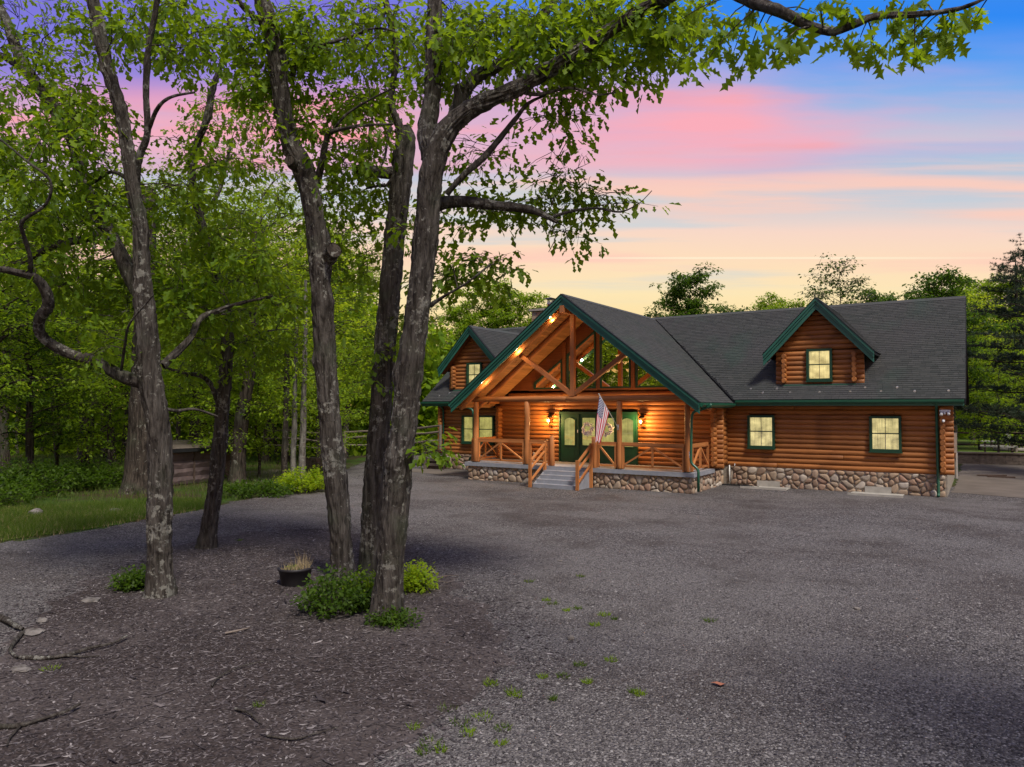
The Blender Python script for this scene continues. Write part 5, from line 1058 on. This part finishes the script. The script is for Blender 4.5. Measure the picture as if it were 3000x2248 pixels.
# ------------------------------------------------------------------ yard things
# planter
def planter():
    p = G(865, 1712); t = thing('planter', tuple(p), 'dark round plastic planter with dry grass by the tree clump', 'planter')
    mb = MB(); mb.lathe([(.001, .0), (.225, .0), (.235, .02), (.275, .25), (.295, .26), (.295, .30), (.275, .30), (.262, .25), (.001, .25)], tuple(p), 28); mb.build('tub', 'dark_plastic', t, True)
    mb = MB(); mb.lathe([(.001, .262), (.262, .262)], tuple(p), 20); mb.build('soil', 'mulch', t)
    g = MB()
    for k in range(240):
        a, q = random.uniform(0, 6.28), .24*math.sqrt(random.random()); b = Vector(p)+Vector((math.cos(a)*q, math.sin(a)*q, .26)); tall = q*math.cos(a-.3) > .06; h = random.uniform(.1, .36) if tall else random.uniform(.04, .12); d = Vector((random.gauss(0, .25), random.gauss(0, .25), 1))*h; s = Vector((random.gauss(0, 1), random.gauss(0, 1), 0)).normalized()*.004; g.add([b-s, b+s, b+d], [(0, 1, 2)])
    tag(g.build('dry_grass', 'dry_grass', t), kind='stuff')
    fo = Foliage(); fo.spray(np.array(p)+np.array([-.02, -.05, .29]), .13, 60, .035, 0., .3); tag(link('weeds', fo.mesh('weeds', 'forest_leaf', DIA), t), kind='stuff')
planter()
# low shrubs
def shrub(label, p, r, h, n, leaf, mat, seed, name='shrub'):
    global rng
    keep = rng; rng = np.random.default_rng(seed); p = np.array(p); t = thing(name, tuple(p), label, 'shrub'); br = TubeSet(); fo = Foliage()
    for _ in range(n):
        a, q = rng.uniform(0, 6.28), math.sqrt(rng.random())*r; e = p+np.array([math.cos(a)*q, math.sin(a)*q, h*(.35+.65*rng.random())*(1-.5*(q/r)**2)]); b = p+(e-p)*np.array([.35, .35, 0]); br.add([b, (b+e)/2+np.array([0, 0, .05]), e], [.008, .006, .003], 4, .2)
        for w in (.55, .8, 1.): fo.spray(b+(e-b)*w, .13*max(1, h), 11, leaf, .1, .8)
    tag(link('stems', br.mesh('stems', 'forest_bark'), t), kind='stuff'); tag(link('foliage', fo.mesh('foliage', mat, DIA), t), kind='stuff'); rng = keep
shrub('leafy green shrub wrapping the foot of the tree clump on its left', G(985, 1790), .62, .62, 70, .075, 'dark_leaf', 81)
shrub('bright low shrub in front between the clump trunks', G(1072, 1772), .42, .55, 46, .07, 'forest_leaf', 82)
shrub('yellow-green shrub at the right side of the clump', G(1215, 1728), .40, .42, 40, .07, 'bright_leaf', 83)
shrub('small shrub left of the leftmost foreground oak', G(400, 1722), .34, .36, 34, .08, 'dark_leaf', 84)
shrub('bushy yellow-green shrub at the foot of three slim trunks', G(890, 1440), 1.1, 1.0, 90, .11, 'bright_leaf', 85)
shrub('dark low shrub left of the bushy yellow-green shrub', G(740, 1452), 1.5, .5, 90, .11, 'dark_leaf', 86)
shrub('low leafy growth in front of the thick clump trunk', G(1150, 1832), .35, .2, 30, .06, 'dark_leaf', 87)
for i, (u, d, r, h, lab) in enumerate(((40, 25, 2.2, 1.3, 'dark undergrowth bush at the left photo edge'), (150, 27, 2.2, 1.2, 'dark undergrowth bush behind the grass left of the oak'), (270, 28, 1.8, 1., 'low undergrowth bush in front of the slatted pallet'), (-120, 22, 2., 1.2, 'undergrowth bush past the left photo edge'), (600, 31, 1.5, .9, 'low bush beside the shed wall'))): shrub(lab, at(u, d), r, h, 130, .13, 'dark_leaf', 90+i, 'undergrowth_bush')
# shed
def shed():
    a, b = np.array([-25.15, -12.3, 0]), np.array([-25.0, -9.4, 0]); t = thing('shed', tuple((a+b)/2), 'low dark shed with dented metal panels and flat roof under the trees', 'shed')
    x = -25.1; H = 1.28
    MB().box((x-1.8, -12.4, -.05), (x-.02, -9.2, H)).build('body', 'dark_wood', t)
    for k, y0_ in enumerate(np.linspace(-12.32, -9.9, 3)[:2]):
        for j in range(4):
            mb = MB(); n = 8; z0_, z1_ = .03+j*.31, .03+j*.31+.30
            vs = [(x+.012+.018*random.random()*(0 < i < n), y0_+.01+(1.18)*i/n, z0_ if r == 0 else z1_) for r in (0, 1) for i in range(n+1)]+[(x+.045+.03*random.random(), y0_+.01+1.18*i/n, (z0_+z1_)/2+random.uniform(-.03, .03)) for i in range(n+1)]
            mb.add(vs, [(i, i+1, 2*(n+1)+i+1, 2*(n+1)+i) for i in range(n)]+[(2*(n+1)+i, 2*(n+1)+i+1, n+1+i+1, n+1+i) for i in range(n)]); mb.build('panel', 'shed_metal', t)
    MB().box((x-.03, -12.46, -.03), (x+.06, -12.34, H)).build('corner_post', 'dark_wood', t); MB().box((x-.0, -11.15, 0), (x+.07, -11.08, H-.02)).build('corner_post', 'dark_wood', t)
    mb = MB(); mb.prism([(x+.35, H+.02), (x+.35, H+.16), (x-2.1, H+.36), (x-2.1, H+.22)], 1, -12.75, -9.0); mb.build('roof', 'roof_edge', t)
    mb = MB(); mb.prism([(x+.36, H+.163), (x+.36, H+.18), (x-2.11, H+.38), (x-2.11, H+.363)], 1, -12.77, -8.98); mb.build('roof_sheet', 'grey_wood', t)
shed()
# slatted pallet leaning left of the shed
t = thing('slatted_pallet', tuple(G(345, 1398)), 'short row of grey upright slats left of the broad leaning trunk', 'pallet')
p0 = at(312, 29); p1 = at(374, 29)
for k in range(7):
    p = p0+(p1-p0)*k/6; mb = MB(); mb.bar((p[0], p[1], .22), (p[0]+.02, p[1], .48), .10, .03, up=tuple(FH)); mb.build('slat', 'grey_wood', t)
mb = MB(); mb.bar((p0[0], p0[1], .16), (p1[0], p1[1], .16), .1, .08); mb.bar((p0[0], p0[1]+.06, .38), (p1[0], p1[1]+.06, .38), .03, .06); mb.build('runner', 'dark_wood', t)
# rail fences
def rail_fence(label, pts, h, heights, mat='grey_wood', r=.05):
    t = thing('rail_fence', tuple(pts[0]), label, 'fence')
    for p in pts: mb = MB(); mb.tube([(p[0], p[1], p[2]-.05), (p[0], p[1], p[2]+h)], .075, 7, wob=.08); mb.build('post', mat, t)
    for p, q in zip(pts[:-1], pts[1:]):
        for z in heights: mb = MB(); mb.tube([(p[0], p[1], p[2]+z+random.uniform(-.03, .03)), tuple((np.array(p)+q)/2+np.array([0, 0, z+random.uniform(-.03, .03)])), (q[0], q[1], q[2]+z+random.uniform(-.03, .03))], r, 6, wob=.1); mb.build('rail', mat, t)
fz = lambda u, v, d: W(u, v, d)
rail_fence('split rail fence between the slim trunks and the clump', [W(775, 1318, 40), W(842, 1318, 38), W(940, 1330, 36.5)], 1.15, (.25, .62, 1.0))
rail_fence('pale rail fence beside the left end of the house', [W(1010, 1325, 38), W(1120, 1322, 37), W(1210, 1318, 36), W(1290, 1312, 35)], 1.1, (.35, .75, 1.05))
rail_fence('dark far fence along the back lawn right of the house', [W(2700, 1310, 48), W(2800, 1310, 48), W(2905, 1312, 48), W(3010, 1312, 48), W(3130, 1312, 48)], 1.0, (.2, .95), 'dark_wood', .06)
# block end of a retaining wall at the fence
t = thing('block_wall', tuple(W(930, 1355, 35)), 'low dark block wall under the split rail fence', 'wall')
p0, p1 = W(893, 1358, 35.5), W(950, 1362, 34.5); p0[2] = p1[2] = 0; dv = (p1-p0)/np.linalg.norm(p1-p0)
for r in range(3):
    for k in range(3): a = p0+dv*(k*.38+(r % 2)*.1); mb = MB(); mb.bar((a[0], a[1], .1+r*.21), tuple((a+dv*.36)+np.array([0, 0, .1+r*.21])), .3, .20); mb.build('block', 'dark_block', t)
# timber step-box by the left house corner
t = thing('wood_platform', (-22.0, -.3, 0), 'small weathered wooden loading step by the left house corner', 'platform')
q = [AX(1243, v, 1, -.75) for v in (1372,)][0]; X0, X1 = q[0]-.02, q[0]+1.15
for z in (.18, .42): MB().box((X0+.1, -.72, z), (X1, -.66, z+.12)).build('rail', 'grey_wood', t)
MB().box((X0, -.78, -.03), (X0+.11, -.66, 1.0)).build('post', 'grey_wood', t); MB().box((X0+.12, -.66, .0), (X1, -.62, .40)).build('front_board', 'dark_wood', t); MB().box((X0+.1, -.70, .56), (X1, -.1, .62)).build('top_board', 'bench_top', t)
mb = MB(); mb.bar((X0+.2, -.74, .95), (X1, -.74, .55), .05, .06); mb.build('brace', 'dark_wood', t); MB().box((X0+.1, -.73, .90), (X1, -.68, .98)).build('rail', 'dark_wood', t)
# retaining wall of blocks and things on the back lawn
t = thing('retaining_wall', (1, 17.8, 0), 'low dark block retaining wall right of the house', 'wall')
p0, p1 = np.array([-.6, 17.5, 0]), np.array([9.5, 19.6, 0]); dv = (p1-p0)/np.linalg.norm(p1-p0)
for r in range(3):
    k = -.3*(r % 2)
    while k < 10: a = p0+dv*k; mb = MB(); mb.bar((a[0], a[1], .09+r*.19), tuple(a+dv*.585+np.array([0, 0, .09+r*.19])), .3, .182); mb.build('block', 'dark_block', t); k += .6
mb = MB(); mb.bar(tuple(p0+np.array([0, .0, .60])), tuple(p1+np.array([0, 0, .60])), .42, .07); mb.build('capping', 'grey_wood', t)
def picnic():
    c = W(2925, 1300, 42); c[2] = .355; t = thing('picnic_table', tuple(c), 'pale topped picnic table on the back lawn right of the house', 'table'); x, y = c[:2]
    for k in range(5): MB().box((x-.9, y-.37+k*.15, c[2]+.70), (x+.9, y-.235+k*.15, c[2]+.74)).build('top_board', 'bench_top', t, origin=True)
    for s in (-1, 1): MB().box((x-.9, y+s*.72-.13, c[2]+.42), (x+.9, y+s*.72+.13, c[2]+.46)).build('bench', 'bench_top', t, origin=True)
    for xx in (-.65, .65):
        for s in (-1, 1): mb = MB(); mb.bar((x+xx, y+s*.62, c[2]), (x+xx, y+s*.2, c[2]+.70), .05, .09, up=(1, 0, 0)); mb.build('leg', 'dark_wood', t)
        MB().box((x+xx-.025, y-.85, c[2]+.34), (x+xx+.025, y+.85, c[2]+.42)).build('crossbar', 'dark_wood', t)
picnic()
for (u, v0, v1, lab) in ((2903, 1240, 1302, 'taller black garden hook pole before the picnic table'), (2921, 1237, 1324, 'slim black pole standing on the retaining wall')):
    c = W(u, v1, 40 if u == 2903 else 47); e = W(u, v0, 40 if u == 2903 else 47); mb = MB(); mb.tube([c-np.array([0, 0, .1]), e], .022, 6); mb.tube([e, e+np.array([.06, 0, .12]), e+np.array([.15, 0, .1]), e+np.array([.16, 0, 0])], .015, 5); tag(mb.build('garden_pole', 'dark_metal'), lab, 'pole')
t = thing('garden_ornament', tuple(W(2954, 1325, 44)), 'pale spiral ornament on a post at the right photo edge', 'ornament'); c = W(2954, 1283, 44)
mb = MB(); mb.tube([c+(RT*math.cos(a)+np.array([0, 0, 1.])*math.sin(a))*(.03+.014*a) for a in np.linspace(0, 16.5, 70)], .022, 5); mb.build('spiral', 'rope_white', t, True); mb = MB(); mb.tube([c-np.array([0, 0, .95]), c-np.array([0, 0, .2])], .02, 6); mb.build('stem', 'dark_metal', t)
c = W(2976, 1322, 44); mb = MB(); mb.tube([c-np.array([0, 0, .3]), W(2976, 1290, 44), W(2974, 1280, 44)], [.10, .09, .04], 8, wob=.06); tag(mb.build('wood_post', 'grey_wood'), 'weathered round wooden post beside the spiral ornament', 'post')
c = W(2965, 1318, 45); mb = MB(); mb.lathe([(.001, 0), (.9, 0), (1.0, .06), (.95, .22), (.85, .22), (.80, .12), (.001, .12)], (c[0], c[1], .36), 26); tag(mb.build('fire_ring', 'cap_stone', None, True), 'low round stone ring on the lawn at the right photo edge', 'fire pit')
mb = MB(); mb.box((1.5, 9.2, .012), (2.5, 9.6, .06)); mb.box((1.1, 9.7, .012), (1.7, 9.95, .045)); mb.tube([(1.15, 9.4, .05), (2.2, 9.35, .10)], .03, 6); tag(mb.build('scrap_boards', 'dark_wood'), 'dark boards lying flat on the concrete right of the house', 'boards')

# ------------------------------------------------------------------ ground litter
def rock(label, u, v, r, sq=.55, mat='field_stone', seed=0):
    p = G(u, v); q = np.random.default_rng(seed); vs = []; n = 9
    for i in range(7):
        ph = math.pi*i/6
        for k in range(n): a = 2*math.pi*k/n; rr = r*(1+q.uniform(-.22, .22)); vs.append((p[0]+rr*math.sin(ph)*math.cos(a), p[1]+rr*math.sin(ph)*math.sin(a)*.75, p[2]+r*sq*.55-math.cos(ph)*rr*sq))
    mb = MB(); mb.add(vs, [(i*n+k, i*n+(k+1) % n, (i+1)*n+(k+1) % n, (i+1)*n+k) for i in range(6) for k in range(n)]); tag(mb.build('rock', mat), label, 'rock')
for i, a in enumerate((('white rounded rock near the left edge of the mulch', 122, 1825, .085), ('flat slanted rock beside the fallen log at left', 100, 1858, .15, .3), ('flat tan stone in the mulch left of the oak', 268, 1762, .16, .2), ('pale rock in the grass strip at left', 105, 1512, .22, .6), ('flat pale rock in the grass left of the oak', 335, 1500, .25, .25), ('flat dark stone by the fallen limb at left', 60, 1965, .13, .25), ('white pebble standing on the gravel right of the clump', 1672, 1875, .045, .9), ('pale flat stone on the far gravel', 2510, 1786, .05, .5), ('pale chip of stone right of the clump', 1640, 1645, .06, .3))): rock(*a, seed=i)
def stick(label, pts, r, z=.03, mat='oak_bark', name='fallen_branch', side=()):
    P_ = [G(u, v)+np.array([0, 0, z+dz]) for u, v, dz in pts]; P2, R2 = resample(P_, [r*(1-.6*i/(len(P_)-1)) for i in range(len(P_))], .05); t = TubeSet(); v, f = skin_tube(P2, R2, 12, r*.25, 0, 3); t.v.append(v); t.f.append(f); t.n = len(v)
    for s in side: t.add([G(a, b)+np.array([0, 0, z+c]) for a, b, c in s], [r*.5, r*.35, r*.2][:len(s)] , 7, .06)
    tag(link(name, t.mesh(name, mat)), label, 'branch')
stick('thick fallen limb segment with a sawn end at the left edge', [(0, 1818, .02), (30, 1835, .02), (66, 1858, .03)], .055)
stick('crooked dark stick running down from the sawn limb at left', [(64, 1862, 0), (40, 1895, .01), (30, 1915, 0), (52, 1935, 0)], .035)
stick('long curved fallen branch lying in the mulch at left', [(60, 1932, 0), (120, 1936, 0), (190, 1930, .01), (260, 1912, .02), (330, 1895, .02), (372, 1878, .04)], .032, side=[[(190, 1930, .01), (250, 1932, 0), (290, 1928, 0)]])
stick('long fallen branch in the bottom left corner', [(-20, 2138, 0), (50, 2136, 0), (120, 2120, .01), (190, 2100, .02), (235, 2080, .03)], .028, side=[[(60, 2136, 0), (30, 2170, 0), (20, 2195, 0)]])
stick('thin bent twig across the mulch below the shrub', [(620, 2020, 0), (640, 1995, .01), (700, 1965, .01), (770, 1945, 0)], .012)
stick('dry forked twig near the centre of the mulch', [(660, 1862, 0), (700, 1858, .02), (730, 1848, .01)], .018, mat='grey_wood')
stick('curved thin twig near the lower mulch edge', [(780, 2165, 0), (860, 2175, 0), (920, 2160, 0), (990, 2140, 0)], .012)
stick('pale dry stick at the right edge of the clump mulch', [(1250, 1715, 0), (1290, 1698, .02), (1345, 1692, .01)], .016, mat='grey_wood', side=[[(1270, 1705, .01), (1310, 1712, 0), (1330, 1704, 0)]])
stick('short bent stick left of centre in the lower mulch', [(690, 2085, 0), (730, 2105, .02), (760, 2128, 0)], .016)
p = G(2105, 2010); mb = MB(); mb.add([p+np.array(v) for v in ((-.09, 0, .02), (-.03, -.03, .035), (.04, -.05, .03), (.09, 0, .05), (.05, .05, .02), (-.03, .04, .03))], [(0, 1, 5), (1, 2, 4, 5), (2, 3, 4)]); tag(mb.build('fallen_leaf', 'dead_leaf'), 'reddish dead leaf lying on the gravel', 'leaf')
def litter(name, label, cat, poly, n, size, mat, flat, seed, z=.01, box=None, aspect=1., fade=0.):
    """small separate chips or pebbles, one mesh"""
    q = np.random.default_rng(seed); P_ = np.zeros((0, 2)); u0, u1, v0, v1 = box
    while len(P_) < n:
        # uniform on the ground, inside the seen box
        m_ = n*2; d0, d1 = 3.045*FPX/(v1-1194), 3.045*FPX/(v0-1194); d = np.sqrt(q.uniform(d0**2, d1**2, m_)) if not fade else d0+(d1-d0)*q.random(m_)**fade; u = q.uniform(u0, u1, m_); c = CAM[:2]+(FH[:2]+RT[:2]*((u-1500)/FPX)[:, None])*d[:, None]
        if poly is not None: c = c[poly(c)]
        P_ = np.concatenate([P_, c])
    P_ = P_[:n]; k = len(P_)
    loc = np.array([(-1, 0, 0), (-.3, -1, 0), (.8, -.7, 0), (1, .3, 0), (.1, 1, 0), (.0, .0, 1.)]); s = size*q.lognormal(0, .35, k)
    a = q.uniform(0, 6.283, k); ca, sa_ = np.cos(a), np.sin(a); l = loc[None]*(1+q.uniform(-.3, .3, (k, 6, 3))); lx, ly, lz = l[..., 0]*aspect, l[..., 1]/max(1, aspect*.7), l[..., 2]*flat; tz = q.normal(0, .25, (k, 2))
    V = np.stack([P_[:, 0:1]+s[:, None]*(lx*ca[:, None]-ly*sa_[:, None]), P_[:, 1:2]+s[:, None]*(lx*sa_[:, None]+ly*ca[:, None]), z+s[:, None]*(lz+np.abs(lx*tz[:, 0:1])*.6)], -1).reshape(-1, 3)
    F_ = (np.arange(k)[:, None, None]*6+np.array([[0, 1, 5], [1, 2, 5], [2, 3, 5], [3, 4, 5], [4, 0, 5]])[None]).reshape(-1, 3)
    tag(link(name, np_mesh(name, V, F_, mat)), label, cat, kind='stuff')
inm = lambda c: inside(mulch_poly, c+rng.normal(0, .12, c.shape))
outm = lambda c: ~inside(mulch_poly, c+rng.normal(0, .15, c.shape)) & ~inside(lawn_poly, c) & inside(drive, c)
litter('bark_chips', 'brown bark chips covering the mulch bed', 'mulch', inm, 70000, .0092, 'bark_chip', .35, 1, .008, (-120, 1550, 1540, 2300), 2.2)
inm2 = lambda c: inside(mulch_poly, c+rng.normal(0, .55, c.shape)) & ~inside(mulch_poly, c)
litter('stray_chips', 'loose bark chips strewn past the mulch bed edge', 'mulch', inm2, 7000, .0115, 'bark_chip', .35, 8, .004, (-120, 1900, 1500, 2300), 2.)
litter('bark_strips', 'longer wood slivers scattered over the mulch bed', 'mulch', inm, 1800, .016, 'bark_chip', .25, 2, .014, (-120, 1550, 1560, 2300), 3.4)
litter('gravel_pebbles', 'grey crushed stone scattered over the near drive', 'gravel', outm, 95000, .0095, 'pebble', .6, 3, .001, (-50, 3050, 1520, 2300), fade=1.7)
def blades(name, label, cat, poly, n, h, box, seed, mat='grass_blade', par=None, z=0.):
    q = np.random.default_rng(seed); P_ = np.zeros((0, 2)); u0, u1, v0, v1 = box
    while len(P_) < n:
        d0, d1 = 3.045*FPX/(v1-1194), 3.045*FPX/(v0-1194); d = np.sqrt(q.uniform(d0**2, d1**2, n*2)); u = q.uniform(u0, u1, n*2); c = CAM[:2]+(FH[:2]+RT[:2]*((u-1500)/FPX)[:, None])*d[:, None]
        P_ = np.concatenate([P_, c[poly(c)] if poly else c])
    P_ = P_[:n]; b = np.column_stack([P_, np.full(n, z)]); hh = h*q.uniform(.4, 1.3, n); d = q.normal(0, .35, (n, 3)); d[:, 2] = 1; s = q.normal(size=(n, 3)); s[:, 2] = 0; s = s/np.linalg.norm(s, axis=1)[:, None]*.007
    V = np.stack([b-s, b+s, b+d*hh[:, None]], 1).reshape(-1, 3); tag(link(name, np_mesh(name, V, np.arange(3*n).reshape(-1, 3), mat)), label, cat, kind='stuff')
blades('grass', 'uncut green grass strip along the drive at left', 'grass', lambda c: inside(lawn_poly, c+rng.normal(0, .12, c.shape)), 36000, .17, (-60, 660, 1465, 1610), 5)
blades('dry_edge_grass', 'straw coloured dry grass along the drive edge at left', 'grass', lambda c: inside(lawn_poly, c+rng.normal(0, .25, c.shape)), 5000, .12, (-60, 660, 1490, 1615), 15, 'dry_grass')
blades('forest_grass', 'rough green ground cover under the left wood', 'ground cover', lambda c: ~inside(lawn_poly, c) & ~inside(drive, c), 22000, .28, (-100, 980, 1330, 1500), 6)
blades('back_grass', 'green grass on the back lawn right of the house', 'grass', None, 6000, .2, (2760, 3100, 1262, 1285), 7, z=.3)
tuft = [(1700, 1690), (1600, 1760), (1620, 1770), (1660, 1790), (1690, 1785), (1770, 1803), (1800, 1815), (1745, 1832), (1550, 1705), (1590, 1985), (1650, 1985), (1720, 2000), (1700, 1950), (1510, 2040), (1500, 2030), (1440, 2005), (1350, 2120), (1415, 2105), (1310, 2078), (1215, 2135), (1475, 2135), (1370, 2150), (1240, 2208), (1465, 2180), (1860, 2030), (1875, 2035), (1620, 2050), (1790, 1935), (2080, 1820), (1430, 2005), (1260, 2180), (1290, 2200), (760, 2070), (150, 1962), (700, 1585)]
for i, (u, v) in enumerate(tuft):
    p = G(u, v); q = np.random.default_rng(300+i); n = 46; r = q.uniform(.04, .10); a = q.uniform(0, 6.28, n); rr = r*np.sqrt(q.random(n)); b = np.column_stack([p[0]+rr*np.cos(a), p[1]+rr*np.sin(a), np.zeros(n)]); d = np.column_stack([np.cos(a)*.5+q.normal(0, .4, n), np.sin(a)*.5+q.normal(0, .4, n), np.ones(n)])*q.uniform(.02, .06, n)[:, None]; s = q.normal(size=(n, 3)); s[:, 2] = 0; s = s/np.linalg.norm(s, axis=1)[:, None]*.007
    V = np.stack([b-s, b+s, b+d], 1).reshape(-1, 3); tag(link('weed_tuft', np_mesh('weed_tuft', V, np.arange(3*n).reshape(-1, 3), 'forest_leaf' if i % 2 else 'grass_blade')), 'small green weed tuft growing through the gravel', 'weed', 'weed tufts in the gravel')
